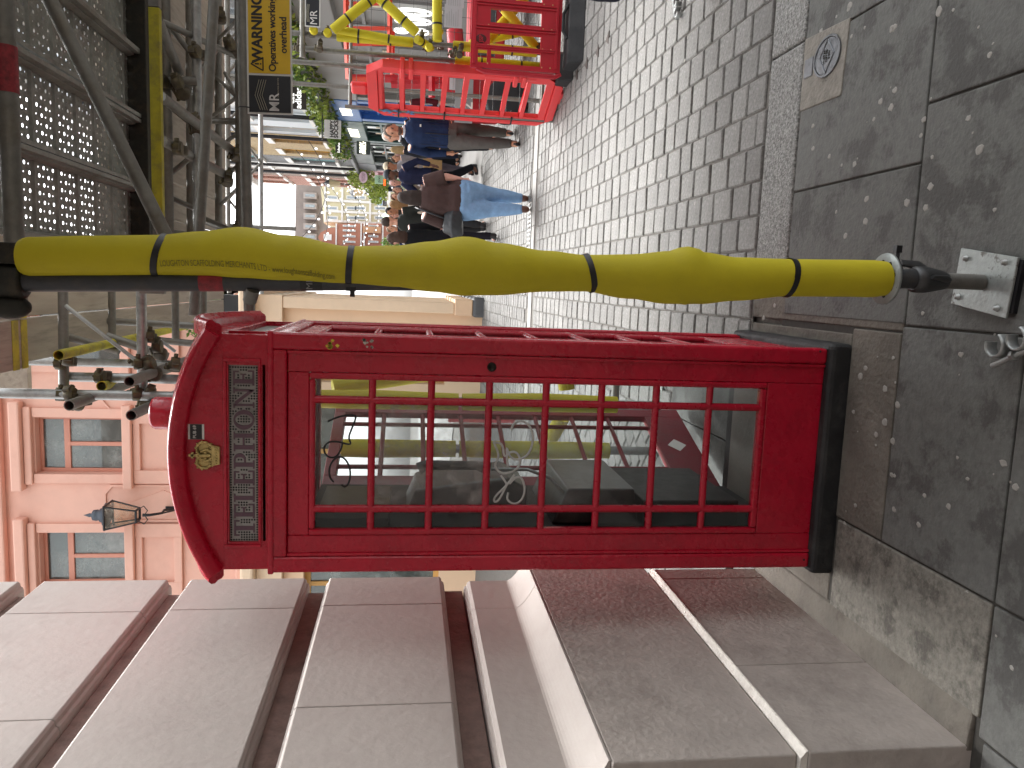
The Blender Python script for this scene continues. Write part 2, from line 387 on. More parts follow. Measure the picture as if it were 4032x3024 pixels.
# drain grating
dg = empty('drain_grating', (.74, 9.42, ground_z(9.42)), 0, 'black iron drain grating sunk in the pale setts behind the woman in jeans', 'drain')
m = MB()
for x in (-.3, .3): m.box(x-.012, x+.012, -.14, .14, -.02, .006)
for y in (-.14, .14): m.box(-.287, .287, y-.012, y+.012, -.02, .006)
m.build('grate_frame', GALV, dg)
m = MB()
for i in range(11): MB().box(-.265+i*.053-.009, -.265+i*.053+.009, -.127, .127, -.01, .004).build('grate_bar', mat('pale_worn_iron', '#b5b3ad', .5, .4), dg)
m.box(-.287, .287, -.009, .009, -.0125, -.0105)
m.build('grate_cross_bar', mat('pale_worn_iron', '#b5b3ad', .5, .4), dg)
MB().box(-.286, .286, -.126, .126, -.028, -.013).build('grate_pit', mat('black_void', '#0a0a0a', .9), dg)
# small triangular steel studs let into the setts
for i in range(6):
    q = P(2850-38*i+8*i*0, 2370-42*i, 1); 
for i, (U, V) in enumerate(((2870, 2392), (2818, 2352), (2770, 2308), (2727, 2270))):
    d = FW+RT*((U-1512)/FPX)-UP*((V-2016)/FPX); t = (CAMH+.03*3.45)/(.03*d.y-d.z); q = CAMP+d*t
    o = MB().prism([(-.05, -.045), (.05, -.045), (0, .05)], -.01, .004, lambda a, b, c: (a, b, c)).build('pavement_stud', mat('dark_bronze', '#57504c', .6, .3), None)
    o.location = q
    tag(o, ['triangular dark stud in the setts nearest the right edge', 'second triangular dark stud in the setts from the right', 'third triangular dark stud in the setts from the right', 'triangular dark stud in the setts nearest the black rubber weights'][i], 'stud', 'triangular studs in the setts')

# ================================================================ STONE PIER ON THE LEFT
STONE = mat('painted_stone', '#aba39d', .75, var=.05, vscale=5, bump=.16, bscale=26, dirt='#978d88', dscale=2.5, damt=.6, dlo=.45, dhi=.7)
STONEL = mat('painted_stone_plinth', '#aea69f', .75, var=.12, vscale=6, bump=.3, bscale=45, dirt='#7a736c', dscale=2.6, damt=.7, dlo=.5, dhi=.72)
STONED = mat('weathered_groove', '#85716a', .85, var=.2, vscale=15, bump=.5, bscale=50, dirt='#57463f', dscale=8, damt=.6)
LEDGE = mat('worn_skylit_ledge', '#d3cec6', .8, var=.12, vscale=12, bump=.5, bscale=60, dirt='#a39a90', dscale=8, damt=.5)  # worn edge; its whiter colour also stands in for sky light on top
wall = empty('stone_pier', (-1.55, 2.55, 0), 0, 'pinkish grey painted stone pier with deep grooves, left of the phone kiosk', 'wall')
WO = Vector((-1.55, 2.55, 0))
fnW = lambda a, b, c: (a-WO.x, c-WO.y, b)
xf = -1.36
zs = lambda z: 1.6+(z-1.6)*1.046
def course(z0, z1, ycuts, m=STONE, x=xf, steps=True, name='stone_block'):
    for i in range(len(ycuts)-1):
        a, b = ycuts[i]+.0015, ycuts[i+1]-.0015
        if steps:
            poly = [(-1.95, z0), (x-.04, z0), (x-.026, z0+.004), (x-.022, z0+.012), (x-.008, z0+.014), (x, z0+.022), (x, z1-.022), (x-.008, z1-.014), (x-.022, z1-.012), (x-.026, z1-.004), (x-.04, z1), (-1.95, z1)]
        else: poly = [(-1.95, z0), (x, z0), (x, z1), (-1.95, z1)]
        MB().prism(poly, a, b, fnW).build(name, m, wall, bevel=.003)
YN, YF = 1.9, 3.47
course(zs(3.17), 3.9, (YN, 2.72, YF))
course(zs(2.582), zs(3.11), (YN, 2.35, 3.13, YF))
course(zs(2.006), zs(2.52), (YN, 3.14, YF))
course(zs(1.42), zs(1.937), (YN, 2.37, 3.16, YF))
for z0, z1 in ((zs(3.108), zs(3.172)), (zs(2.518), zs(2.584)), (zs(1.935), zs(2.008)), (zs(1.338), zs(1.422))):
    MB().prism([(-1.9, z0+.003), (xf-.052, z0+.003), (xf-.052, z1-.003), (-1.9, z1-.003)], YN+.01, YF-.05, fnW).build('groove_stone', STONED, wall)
# moulded course sweeping out to the plinth
pl = -1.256
prof = [(-1.95, 1.036), (pl, 1.036), (pl, 1.042)]+[(xf+(pl-xf)*(1-t)**1.7, 1.042+.085*t) for t in [i/10 for i in range(1, 11)]]+[(xf, zs(1.31)), (xf-.008, zs(1.322)), (xf-.022, zs(1.324)), (xf-.026, zs(1.332)), (xf-.04, zs(1.336)), (-1.95, zs(1.336))]
for a, b in ((YN-.03, 3.1), (3.1, YF-.06)):
    MB().prism(prof, a+.0015, b-.0015, fnW).build('moulded_stone', STONE, wall, weld=True)
MB().prism([(-1.95, .508), (pl, .508), (pl, 1.034), (-1.95, 1.034)], 1.86, 3.28, fnW).build('plinth_stone', STONEL, wall, bevel=.005)
MB().prism([(-1.95, .486), (-1.236, .486), (-1.238, .49), (-1.258, .506), (-1.95, .506)], 1.845, 3.225, fnW).build('ledge_stone', LEDGE, wall)
for a, b in ((1.84, 2.33), (2.33, 3.1), (3.1, 3.215)):
    MB().prism([(-1.95, -.05), (-1.238, -.05), (-1.238, .484), (-1.95, .484)], a+.001, b-.001, fnW).build('base_stone', STONEL, wall, bevel=.005)

# ================================================================ PINK BUILDING ACROSS THE SIDE STREET
PINK = mat('pink_stucco', '#e4b5a3', .75, var=.05, vscale=3, bump=.15, bscale=40, dirt='#d9a08c', dscale=1.2, damt=.5)
PINKF = mat('pink_woodwork', '#cf917d', .5, var=.06, vscale=8)
CREAM = mat('cream_stucco', '#e3c3a2', .65, var=.05, vscale=3, bump=.08, bscale=40)
CREAML = mat('cream_light_trim', '#e9d0b2', .6, var=.05, vscale=4)
WGLASS = glass_mat('window_glass', (.6, .66, .64), dirt=.3, dirt_glare_col=(.5, .55, .53), dscale=1.5, refl=2.2)  # pale dirt layer here stands in for street reflections in the panes
ROOM = mat('dim_room', '#4a4e4e', .9)
BLIND = mat('white_roller_blind', '#c4c8c6', .7, var=.05, vscale=2)
def wall_open(mb, fn, a0, a1, b0, b1, opens, d0, d1):
    """wall slab in (a, b) with rectangular openings, thickness d0..d1; fn(a, b, d)"""
    As = sorted({a0, a1} | {o[0] for o in opens} | {o[1] for o in opens}); Bs = sorted({b0, b1} | {o[2] for o in opens} | {o[3] for o in opens})
    for j in range(len(Bs)-1):
        run = None
        for i in range(len(As)-1):
            ca, cb = (As[i]+As[i+1])/2, (Bs[j]+Bs[j+1])/2
            hole = any(o[0] < ca < o[1] and o[2] < cb < o[3] for o in opens)
            if not hole:
                run = [As[i], As[i+1]] if run is None else [run[0], As[i+1]]
            if hole or i == len(As)-2:
                if run: mb.prism([(run[0], Bs[j]), (run[1], Bs[j]), (run[1], Bs[j+1]), (run[0], Bs[j+1])], d0, d1, fn); run = None
    return mb
PY = 14.0
pb = empty('pink_building', (-3.5, PY, ground_z(PY)), 0, 'salmon pink stuccoed building with tall windows above a cream ground floor', 'building')
pz = ground_z(PY)
fnP = lambda a, b, d: (a+3.5, d, b-pz)
wins = []
for cx in (-7.1, -5.09, -3.04, -1.1):
    wins.append((cx-.5, cx+.5, 6.5, 7.95))
    wins.append((cx-.5, cx+.5, 9.6, 11.0))
for z0 in (6.5,):
    pass
mb = MB(); wall_open(mb, fnP, -10, -.35, 4.45, 12.5, wins, 0, .35); mb.build('upper_wall', PINK, pb)
MB().box(3.5-10, 3.5-.35, .36, 8, 4.45-pz, 12.5-pz).build('rear_block', PINK, pb)
for (a, b, z0, z1) in wins:
    if z0 > 9 : 
        fr = MB(); fr.prism([(a, z0), (b, z0), (b, z1), (a, z1)], .2, .24, fnP).build('window_pane', WGLASS, pb); continue
    cx = (a+b)/2
    # architrave, hood, sill, apron
    for s in (-1, 1): MB().prism([(cx+s*.5, z0), (cx+s*.66, z0), (cx+s*.66, z1+.02), (cx+s*.5, z1+.02)][::s], -.05, .0, fnP).build('architrave', PINK, pb)
    MB().prism([(cx-.78, z1+.16), (cx+.78, z1+.16), (cx+.78, z1+.34), (cx-.78, z1+.34)], -.2, 0, fnP).build('hood', PINK, pb, bevel=.03)
    MB().prism([(cx-.68, z1+.03), (cx+.68, z1+.03), (cx+.68, z1+.155), (cx-.68, z1+.155)], -.1, 0, fnP).build('frieze', PINK, pb, bevel=.02)
    MB().prism([(cx-.74, z0-.16), (cx+.74, z0-.16), (cx+.74, z0-.01), (cx-.74, z0-.01)], -.16, .1, fnP).build('sill', PINK, pb, bevel=.015)
    ap = MB()
    for s in (-1, 1): ap.prism([(cx+s*.42, z0-.95), (cx+s*.66, z0-.95), (cx+s*.66, z0-.17), (cx+s*.42, z0-.17)][::s], -.07, 0, fnP)
    ap.prism([(cx-.42, z0-.28), (cx+.42, z0-.28), (cx+.42, z0-.17), (cx-.42, z0-.17)], -.07, 0, fnP)
    ap.prism([(cx-.42, z0-.95), (cx+.42, z0-.95), (cx+.42, z0-.82), (cx-.42, z0-.82)], -.07, 0, fnP)
    ap.build('apron', PINK, pb, bevel=.008)
    w_ = MB()   # frame
    for q in ((a, a+.06, z0, z1), (b-.06, b, z0, z1), (a+.06, b-.06, z0, z0+.07), (a+.06, b-.06, z1-.06, z1), (a+.06, b-.06, z1-.5, z1-.4)):
        w_.prism([(q[0], q[2]), (q[1], q[2]), (q[1], q[3]), (q[0], q[3])], .16, .24, fnP)
    w_.prism([(cx-.035, z0+.07), (cx+.035, z0+.07), (cx+.035, z1-.5), (cx-.035, z1-.5)], .15, .23, fnP)
    wf = w_.build('window_frame', PINKF, pb, bevel=.008)
    for q in ((a+.06, cx-.035, z0+.07, z1-.5), (cx+.035, b-.06, z0+.07, z1-.5), (a+.06, b-.06, z1-.4, z1-.06)):
        MB().prism([(q[0], q[2]), (q[1], q[2]), (q[1], q[3]), (q[0], q[3])], .195, .205, fnP).build('window_pane', WGLASS, wf)
    bl = MB()
    bl.prism([(a+.07, z0+.5+random.random()*.5), (b-.07, z0+.5), (b-.07, z1-.07), (a+.07, z1-.07)], .27, .28, fnP); bl.build('blind', BLIND, wf)
    MB().prism([(a-.02, z0-.02), (b+.02, z0-.02), (b+.02, z1+.02), (a-.02, z1+.02)], .34, .355, fnP).build('room_behind', ROOM, pb)
# string course, recessed panels with a lozenge between the windows
MB().prism([(-10, 8.45), (-.33, 8.45), (-.33, 8.62), (-10, 8.62)], -.16, 0, fnP).build('string_course', PINK, pb, bevel=.03)
MB().prism([(-10, 4.46), (-.30, 4.46), (-.30, 4.62), (-10, 4.62)], -.12, 0, fnP).build('string_course', PINK, pb, bevel=.03)
for cx in (-6.1, -4.07, -2.07):
    m = MB()
    for s in (-1, 1): m.prism([(cx+s*.3, 4.9), (cx+s*.34, 4.9), (cx+s*.34, 6.75), (cx+s*.3, 6.75)][::s], -.03, 0, fnP)
    m.prism([(cx-.3, 6.75), (cx-.18, 6.86), (cx+.18, 6.86), (cx+.3, 6.75), (cx+.3, 6.71), (cx+.17, 6.82), (cx-.17, 6.82), (cx-.3, 6.71)], -.03, 0, fnP)
    m.prism([(cx, 5.35), (cx+.24, 5.85), (cx, 6.45), (cx-.24, 5.85)], -.02, 0, fnP)
    m.build('lozenge_panel', PINK, pb)
# cream ground floor and corner portico
gw = [(-9.2, -7.2, .95, 3.4), (-6.6, -4.6, .95, 3.4), (-4.0, -2.2, .35, 3.4), (-1.8, -.85, .95, 3.4)]
mb = MB(); wall_open(mb, fnP, -10, -.42, pz-.1, 3.75, gw, -.25, .35); mb.build('ground_floor_wall', CREAM, pb)
MB().prism([(-10, 3.755), (-.30, 3.755), (-.30, 4.2), (-10, 4.2)], -.4, .35, fnP).build('entablature', CREAML, pb, bevel=.01)
MB().prism([(-10.2, 4.205), (-.1, 4.205), (-.1, 4.44), (-10.2, 4.44)], -.62, .35, fnP).build('cornice', CREAML, pb, bevel=.05, seg=3)
for (a, b, z0, z1) in gw:
    f = MB()
    for q in ((a, a+.07, z0, z1), (b-.07, b, z0, z1), (a+.07, b-.07, z0, z0+.1), (a+.07, b-.07, z1-.1, z1), ((a+b)/2-.04, (a+b)/2+.04, z0+.1, z1-.1)):
        f.prism([(q[0], q[2]), (q[1], q[2]), (q[1], q[3]), (q[0], q[3])], 0, .08, fnP)
    f = f.build('shop_window', mat('ochre_wood', '#c79a55', .5), pb)
    MB().prism([(a+.07, z0+.1), (b-.07, z0+.1), (b-.07, z1-.1), (a+.07, z1-.1)], .04, .05, fnP).build('window_pane', WGLASS, f)
    MB().prism([(a, z0), (b, z0), (b, z1), (a, z1)], .3, .31, fnP).build('room_behind', mat('warm_room', '#8a7a5c', .8, var=.4, vscale=1.5), pb)
# street side: pilasters receding along the corner
for i, (yy) in enumerate((13.62, 14.35, 15.25, 16.2, 17.2)):
    b = MB().box(2.98, 3.18, yy-14, yy-14+.42, .5, 3.755-pz); b.build('pilaster', CREAML, pb, bevel=.02)
    MB().box(2.95, 3.24, yy-14-.03, yy-14+.45, .18, .499).build('pilaster_base', CREAM, pb, bevel=.02)
    MB().box(2.93, 3.28, yy-14-.05, yy-14+.47, -.1, .178).build('plinth_block', mat('dark_plinth_stone', '#5a5c5e', .6, var=.15, vscale=8), pb, bevel=.05, seg=3)
MB().box(2.6, 3.0, -.24, 4.4, -.1, 3.755-pz).build('side_wall', CREAM, pb)
MB().box(2.6, 3.2, .36, 4.5, 3.756-pz, 4.2-pz).build('entablature', CREAML, pb, bevel=.01)
MB().box(2.6, 3.42, .36, 4.6, 4.206-pz, 4.44-pz).build('cornice', CREAML, pb, bevel=.05, seg=3)
MB().box(2.6, 3.15, .37, 8, 4.452-pz, 12.5-pz).build('side_wall', PINK, pb)

# lantern on a wall bracket
ln = empty('wall_lantern', (-4.16, PY-.42, 6.02), 0, 'black framed square glass lantern on a scrolled bracket on the pink wall', 'lantern')
m = MB(); m.path([(0, .4, -.35), (0, .3, -.2), (0, .12, -.22), (0, .0, -.05), (0, 0, .06)], [.03, .022, .022, .025, .03], 8)
m.path([(0, .4, -.55), (0, .34, -.42), (0, .2, -.3), (0, .05, -.17)], .016, 6); m.box(-.04, .04, .38, .415, -.62, -.2)
m.build('bracket', BLACKPAINT, ln)
m = MB(); hw0, hw1 = .1, .2; za, zb = .14, .62
for s in (-1, 1):
    for t_ in (-1, 1): m.tube((s*hw0, t_*hw0, za), (s*hw1, t_*hw1, zb), .014, 6)
for hw, z in ((hw0, za), (hw1, zb)):
    for k in range(4):
        c = [(-1, -1), (1, -1), (1, 1), (-1, 1)]; a, b = c[k], c[(k+1) % 4]
        m.tube((a[0]*hw, a[1]*hw, z), (b[0]*hw, b[1]*hw, z), .02, 6)
for s in (-1, 1): m.path([(s*.1, 0, .14), (s*.16, 0, .04), (s*.08, 0, -.02), (s*.02, 0, .02)], .009, 6)
m.build('lantern_frame', BLACKPAINT, ln)
LG = glass_mat('lantern_glass', (.95, .9, .8), dirt=.3, dirt_glare_col=(.75, .7, .6), dscale=4)
for k in range(4):
    c = [(-1, -1), (1, -1), (1, 1), (-1, 1)]; a, b = c[k], c[(k+1) % 4]
    MB().add([(a[0]*hw0, a[1]*hw0, za), (b[0]*hw0, b[1]*hw0, za), (b[0]*hw1, b[1]*hw1, zb), (a[0]*hw1, a[1]*hw1, zb)], [(0, 1, 2, 3)]).build('lantern_pane', LG, ln)
m = MB().lathe([(.205, .625), (.215, .66), (.13, .675), (.12, .74), (.085, .77), (.1, .80), (.09, .86), (.03, .89), (.035, .92), (.001, 1.02)], n=12); m.build('lantern_cap', mat('lead_grey', '#4c535c', .5, .3), ln)

# planter with shrubs on the cornice corner
LEAF = mat('shrub_leaf', '#5d7a34', .6, var=.5, vscale=3, obj_var=.45, spec=.3)
LEAFY = mat('pale_ivy_leaf', '#8fa04a', .55, var=.5, vscale=2, obj_var=.4, spec=.3)
def leaves(mb, c, r, n, size, rnd, flat=None):
    for _ in range(n):
        while True:
            p = Vector((rnd.uniform(-1, 1), rnd.uniform(-1, 1), rnd.uniform(-1, 1)))
            if p.length < 1: break
        q = Vector(c)+Vector((p.x*r[0], p.y*r[1], p.z*r[2])); s = size*rnd.uniform(.6, 1.4)
        M = Euler((rnd.uniform(0, 6), rnd.uniform(0, 6), rnd.uniform(0, 6))).to_matrix()
        mb.add([q+M @ Vector(v) for v in ((-s, 0, 0), (0, -s*.5, s*.12), (s, 0, 0), (0, s*.5, s*.12))], [(0, 1, 2, 3)])
pt = empty('planter', (-.75, 13.75, 4.44), 0, 'black planter of dark green shrubs on the cream cornice', 'planter')
MB().box(-.55, .42, -.15, .15, 0, .34).build('trough', mat('black_trough', '#26282a', .5), pt, bevel=.01)
rnd = random.Random(5); m = MB()
for i in range(9): leaves(m, (rnd.uniform(-.5, .45), rnd.uniform(-.15, .1), rnd.uniform(.4, .85)), (.22, .2, .2), 130, .045, rnd)
tag(m.build('foliage', LEAF, pt), kind='stuff')

# ---- the pier's building carries on upwards and behind the camera; an unseen building is added behind to block sky light
BACKW = mat('sooty_stucco', '#8b817b', .8, var=.1, vscale=2, bump=.2, bscale=30)
ub = empty('corner_building', (-3, 0, 0), 0, 'tall stucco building above and behind the stone pier', 'building')
MB().box(-4, 1.63, -9, 3.44, 3.906, 11).build('upper_wall', BACKW, ub)
MB().box(-4, 1.4, -9, 1.83, -.05, 3.9).build('ground_floor_wall', STONE, ub)
rb = empty('rear_sky_block', (2, -9.5, 0), 0, 'brown brick building added unseen behind the camera to block sky light', 'building')
fnR = lambda a, b, d: (a, d, b)
rw = [(-2.5+k*2.2, -1.3+k*2.2, 1+s_*3.2, 2.9+s_*3.2) for k in range(6) for s_ in range(3)]
m = MB(); wall_open(m, fnR, -6, 12, -.05, 11, rw, -.4, 0); m.build('wall', mat('rear_brick', '#6e5b50', .85, var=.2, vscale=3), rb)
for (a, b, c, d) in rw: MB().prism([(a, c), (b, c), (b, d), (a, d)], -.35, -.3, fnR).build('window_pane', mat('rear_glass', '#2c333a', .15), rb)
# ================================================================ RED TELEPHONE KIOSK
KC = Vector((-.600, 3.058, 0))
kiosk = empty('telephone_kiosk', KC, 0, 'red cast iron telephone kiosk with gilt crown and glazed sides on the pavement', 'telephone kiosk')
H = .418
PANE = glass_mat('kiosk_pane', (.9, .93, .93), dirt=.03, dirt_glare_col=(.5, .5, .48), dscale=5, refl=.9, lo=.5, hi=.8)
PANEDIRTY = glass_mat('grimy_kiosk_pane', (.5, .56, .56), dirt=.25, dirt_glare_col=(.14, .16, .16), dscale=7, refl=1.0, lo=.35, hi=.75)
PANESCR = glass_mat('scratched_kiosk_pane', (.85, .88, .88), dirt=.22, dirt_glare_col=(.7, .67, .65), dscale=14, refl=1.0, lo=.48, hi=.75)
fnK = lambda u, z, n: (u, -(H+n), z)
R0, R1, ROWS = .318, 1.91, 8
PITCH_K = (R1-R0+.024)/ROWS
def bars_and_panes(parent, M, fn, ub=.262, vb=.192, mred=RED, dirty=None):
    for s in (-1, 1):
        m = MB(); m.path([fn(s*vb, R0-.01, -.022), fn(s*vb, R1+.01, -.022)], [(.0135, .0135)]*2, 10); m.build('glazing_bar', mred, parent, M=M)
    for k in range(1, ROWS):
        z = R0-.012+k*PITCH_K
        m = MB(); m.path([fn(-ub-.004, z, -.0215), fn(ub+.004, z, -.0215)], [(.012, .013)]*2, 10); m.build('glazing_bar', mred, parent, M=M)
    for k in range(ROWS):
        z0 = R0+k*PITCH_K; z1 = z0+PITCH_K-.024
        for c, (a, b) in enumerate(((-ub, -vb-.012), (-vb+.012, vb-.012), (vb+.012, ub))):
            g = PANE
            if dirty: g = dirty(k, c)
            if g is None: continue
            m = MB(); m.prism([(a-.004, z0-.004), (b+.004, z0-.004), (b+.004, z1+.004), (a-.004, z1+.004)], -.030, -.026, fn); m.build('pane', g, parent, M=M)
def side(ang, glazed=True, door_hole=False, mred=RED, dirty=None):
    M = Rz(ang)
    B = lambda nm, rects, n0, n1, mm=mred, bev=.004: [MB().prism([(a, c), (b, c), (b, d), (a, d)], n0, n1, fnK).build(nm, mm, kiosk, bevel=bev, M=M) for a, b, c, d in rects]
    if not door_hole:
        B('top_rail', [(-.36, .36, 2.004, 2.066)], -.05, -.002, bev=.006)
        B('stile', [(-.359, -.286, .074, 2.003), (.286, .359, .074, 2.003)], -.045, -.014)
        B('rail', [(-.2855, .2855, 1.931, 2.0025)], -.045, -.0145); B('bottom_panel', [(-.2855, .2855, .0745, .291)], -.045, -.0145)
        # raised beads
        B('bead', [(-.359, -.348, .074, 2.003), (.348, .359, .074, 2.003)], -.0139, -.006, bev=.003)
        if glazed:
            B('glazing_frame', [(-.2853, -.263, R0-.026, R1+.021), (.263, .2853, R0-.026, R1+.021)], -.042, -.009, bev=.007)
            B('glazing_frame', [(-.2627, .2627, R1, R1+.0207), (-.2627, .2627, R0-.0257, R0)], -.042, -.0095, bev=.007)
            bars_and_panes(kiosk, M, fnK, mred=mred, dirty=dirty)
        else:
            B('solid_panel', [(-.285, .285, .2915, 1.9305)], -.045, -.018)
    else:
        B('top_rail', [(-.36, .36, 1.98, 2.066)], -.05, -.002, bev=.006)
        B('threshold', [(-.36, .36, .02, .075)], -.06, -.002, bev=.006)
    # head with opal sign glass and segmental pediment
    ZS0, ZS1 = 2.099, 2.195
    m = MB(); wall_open(m, fnK, -.405, .405, 2.067, 2.213, [(-.3085, .3045, ZS0, ZS1), (-.306, .306, 2.0745, 2.0845)], -.03, -.012)
    m.build('head', mred, kiosk, M=M, weld=True)
    arc = lambda u, r: 1.586+sqrt(max(0, r*r-u*u))
    us = [-.405+.81*i/24 for i in range(25)]
    m = MB(); m.prism([(-.405, 2.2132), (.405, 2.2132)]+[(u, max(arc(u, .76), 2.2135)) for u in us[::-1]], -.031, -.0115, fnK); m.build('pediment', mred, kiosk, M=M)
    m = MB()
    for q in ((-.327, -.3155, 2.089, 2.2115), (.3155, .327, 2.089, 2.2115)): m.prism([(q[0], q[2]), (q[1], q[2]), (q[1], q[3]), (q[0], q[3])], -.0118, -.005, fnK)
    for q in ((-.3153, .3153, 2.2, 2.2115), (-.3153, .3153, 2.0885, 2.0935)): m.prism([(q[0], q[2]), (q[1], q[2]), (q[1], q[3]), (q[0], q[3])], -.0118, -.0052, fnK)
    m.build('sign_frame', mred, kiosk, M=M, bevel=.003)
    OPAL = mat('opal_sign_glass', '#9a9894', .35, var=.15, vscale=9, dirt='#4a4a48', dscale=9, damt=.7, dlo=.5, dhi=.68)
    sg = MB().prism([(-.309, ZS0-.002), (.305, ZS0-.002), (.305, ZS1+.002), (-.309, ZS1+.002)], -.027, -.0235, fnK).build('sign_glass', OPAL, kiosk, M=M)
    # arched moulding
    m = MB(); sec = [(.745, -.02), (.745, .012), (.752, .021), (.765, .025), (.775, .034), (.788, .034), (.797, .024), (.797, -.02)]
    n = 28; amax = math.asin(.424/.795); vs = []; fs = []
    for i in range(n+1):
        a = -amax+2*amax*i/n
        for r, d in sec: vs.append(fnK(r*sin(a), 1.586+r*cos(a), d))
    k = len(sec)
    for i in range(n):
        for j in range(k): fs.append((i*k+j, i*k+(j+1) % k, (i+1)*k+(j+1) % k, (i+1)*k+j))
    m.add(vs, fs, True); m.add(vs[:k], [tuple(range(k-1, -1, -1))]); m.add(vs[-k:], [tuple(range(k))])
    o = m.build('arched_moulding', mred, kiosk, M=M, weld=True); e = o.modifiers.new('e', 'EDGE_SPLIT'); e.split_angle = radians(50)
    return M, sg
def front_dirt(k, c):
    row = 7-k      # 0 = top
    if c == 0: return None if row == 4 else PANEDIRTY
    if c == 1 and row in (1, 2): return PANESCR
    return PANE
MF, sign_front = side(0, dirty=front_dirt)
MR_, sign_right = side(pi/2)
side(-pi/2, glazed=False)
side(pi, door_hole=True)
for sx in (-1, 1):
    for sy in (-1, 1):
        x0, x1 = sorted((sx*.36, sx*.418)); y0, y1 = sorted((sy*.36, sy*.418))
        MB().box(x0, x1, y0, y1, .073, 2.067).build('corner_post', RED, kiosk, bevel=.012, seg=3)
        x0, x1 = sorted((sx*.39, sx*.4055)); y0, y1 = sorted((sy*.39, sy*.4055))
        MB().box(x0, x1, y0, y1, 2.0672, 2.213).build('head_corner', RED, kiosk, bevel=.004)
# cornice ledge on the body, dome, ceiling, plinth
MB().box(-.4215, .4215, -.4215, .4215, 2.0465, 2.0668).build('cornice', RED, kiosk, bevel=.006)
zar = lambda u: 1.586+sqrt(.772*.772-u*u)
N = 20; g = [-.41+.82*i/N for i in range(N+1)]
m = MB(); m.add([(x, y, zar(x)+zar(y)-zar(.41)) for y in g for x in g], [(j*(N+1)+i, j*(N+1)+i+1, (j+1)*(N+1)+i+1, (j+1)*(N+1)+i) for j in range(N) for i in range(N)], True)
m.build('domed_roof', RED, kiosk)
MB().box(-.358, .358, -.358, .358, 2.0, 2.045).build('ceiling', mat('grimy_white_ceiling', '#8f8b84', .7, dirt='#4a4640', dscale=5), kiosk)
MB().lathe([(.062, 2.40), (.062, 2.545), (.056, 2.556), (.001, 2.557)], (.07, -.02, 0), 24).build('roof_drum', RED, kiosk)
MB().box(-.438, .438, -.44, .438, -.03, .0765).build('plinth', mat('black_rubber_plinth', '#1b1c1e', .6, var=.3, vscale=14, bump=.3, bscale=50, dirt='#4a4a48', dscale=7, damt=.5, dlo=.5, dhi=.7), kiosk, bevel=.022, seg=3)
MB().box(-.3595, .3595, -.3595, .3595, -.02, .0785).build('kiosk_floor', mat('worn_kiosk_floor', '#8a8680', .8, var=.2, vscale=10, bump=.3, bscale=60, dirt='#55504a', dscale=5), kiosk)

# ---- lettering TELEPHONE in slab serif, with a field of punched dots around it
def glyph(ch):
    t, s, th, w = .20, .07, .085, .78
    R = lambda x0, x1, y0, y1: [(x0, y0), (x1, y0), (x1, y1), (x0, y1)]
    if ch == 'T': return w, [R(w/2-t/2, w/2+t/2, s, 1-th), R(w/2-.22, w/2+.22, 0, s), R(0, w, 1-th, 1), R(0, .07, .74, 1-th), R(w-.07, w, .74, 1-th)]
    if ch in 'EL':
        w = .72; q = [R(.09, .09+t, s, 1-s), R(0, .09+t+.1, 1-s, 1), R(0, w, 0, th), R(w-.07, w, th, .3)]
        if ch == 'E': q += [R(.39, w-.03, 1-th, 1), R(w-.1, w-.03, .74, 1-th), R(.29, .55, .48, .48+th), R(.5, .56, .38, .48), R(.5, .56, .565, .66)]
        return w, q
    if ch == 'H':
        w = .95; q = []
        for x in (.09, w-.09-t): q += [R(x, x+t, s, 1-s), R(x-.09, x+t+.09, 0, s), R(x-.09, x+t+.09, 1-s, 1)]
        return w, q+[R(.09+t, w-.09-t, .48, .48+th)]
    if ch == 'N':
        w = .98; q = [R(.09, .19, s, 1-s), R(0, .28, 0, s), R(w-.19, w-.09, s, 1-s), R(w-.28, w, 1-s, 1), R(0, .2, 1-s, 1)]
        return w, q+[[(.1, 1-s), (w-.14, 0), (w-.1, 0), (w-.1, .18), (.3, 1-s)]]
    def ring(cx, cy, rx, ry, ix, iy, a0, a1, n=14):
        return [[(cx+rx*cos(a), cy+ry*sin(a)), (cx+rx*cos(b), cy+ry*sin(b)), (cx+ix*cos(b), cy+iy*sin(b)), (cx+ix*cos(a), cy+iy*sin(a))] for a, b in [(a0+(a1-a0)*i/n, a0+(a1-a0)*(i+1)/n) for i in range(n)]]
    if ch == 'O': return .95, ring(.475, .5, .475, .5, .27, .42, 0, 2*pi, 22)
    if ch == 'P':
        return .75, [R(.09, .29, s, 1-s), R(0, .4, 0, s), R(0, .36, 1-s, 1), R(.36, .45, 1-th, 1), R(.29, .45, .42, .42+th)]+ring(.45, .71, .3, .29, .11, .205, -pi/2, pi/2, 10)
word = 'TELEPHONE'; gs = [glyph(c) for c in word]; gap = .1
tw = sum(g_[0] for g_ in gs)+gap*8; hgt = .068; sc = .575/tw; polys = []
x = -.5*.575-.002; zb_ = 2.147-hgt/2
LETT = mat('maroon_sign_letter', '#5e4450', .5, var=.15, vscale=20)
for ch, (wd, qs) in zip(word, gs):
    m = MB()
    for q in qs:
        pl_ = [(x+a*sc, zb_+b*hgt) for a, b in q]; polys.append(pl_)
        m.prism(pl_ if True else pl_, -.0235, -.0205, fnK)
    o = m.build('letter', LETT, sign_front, weld=False)
    x += (wd+gap)*sc
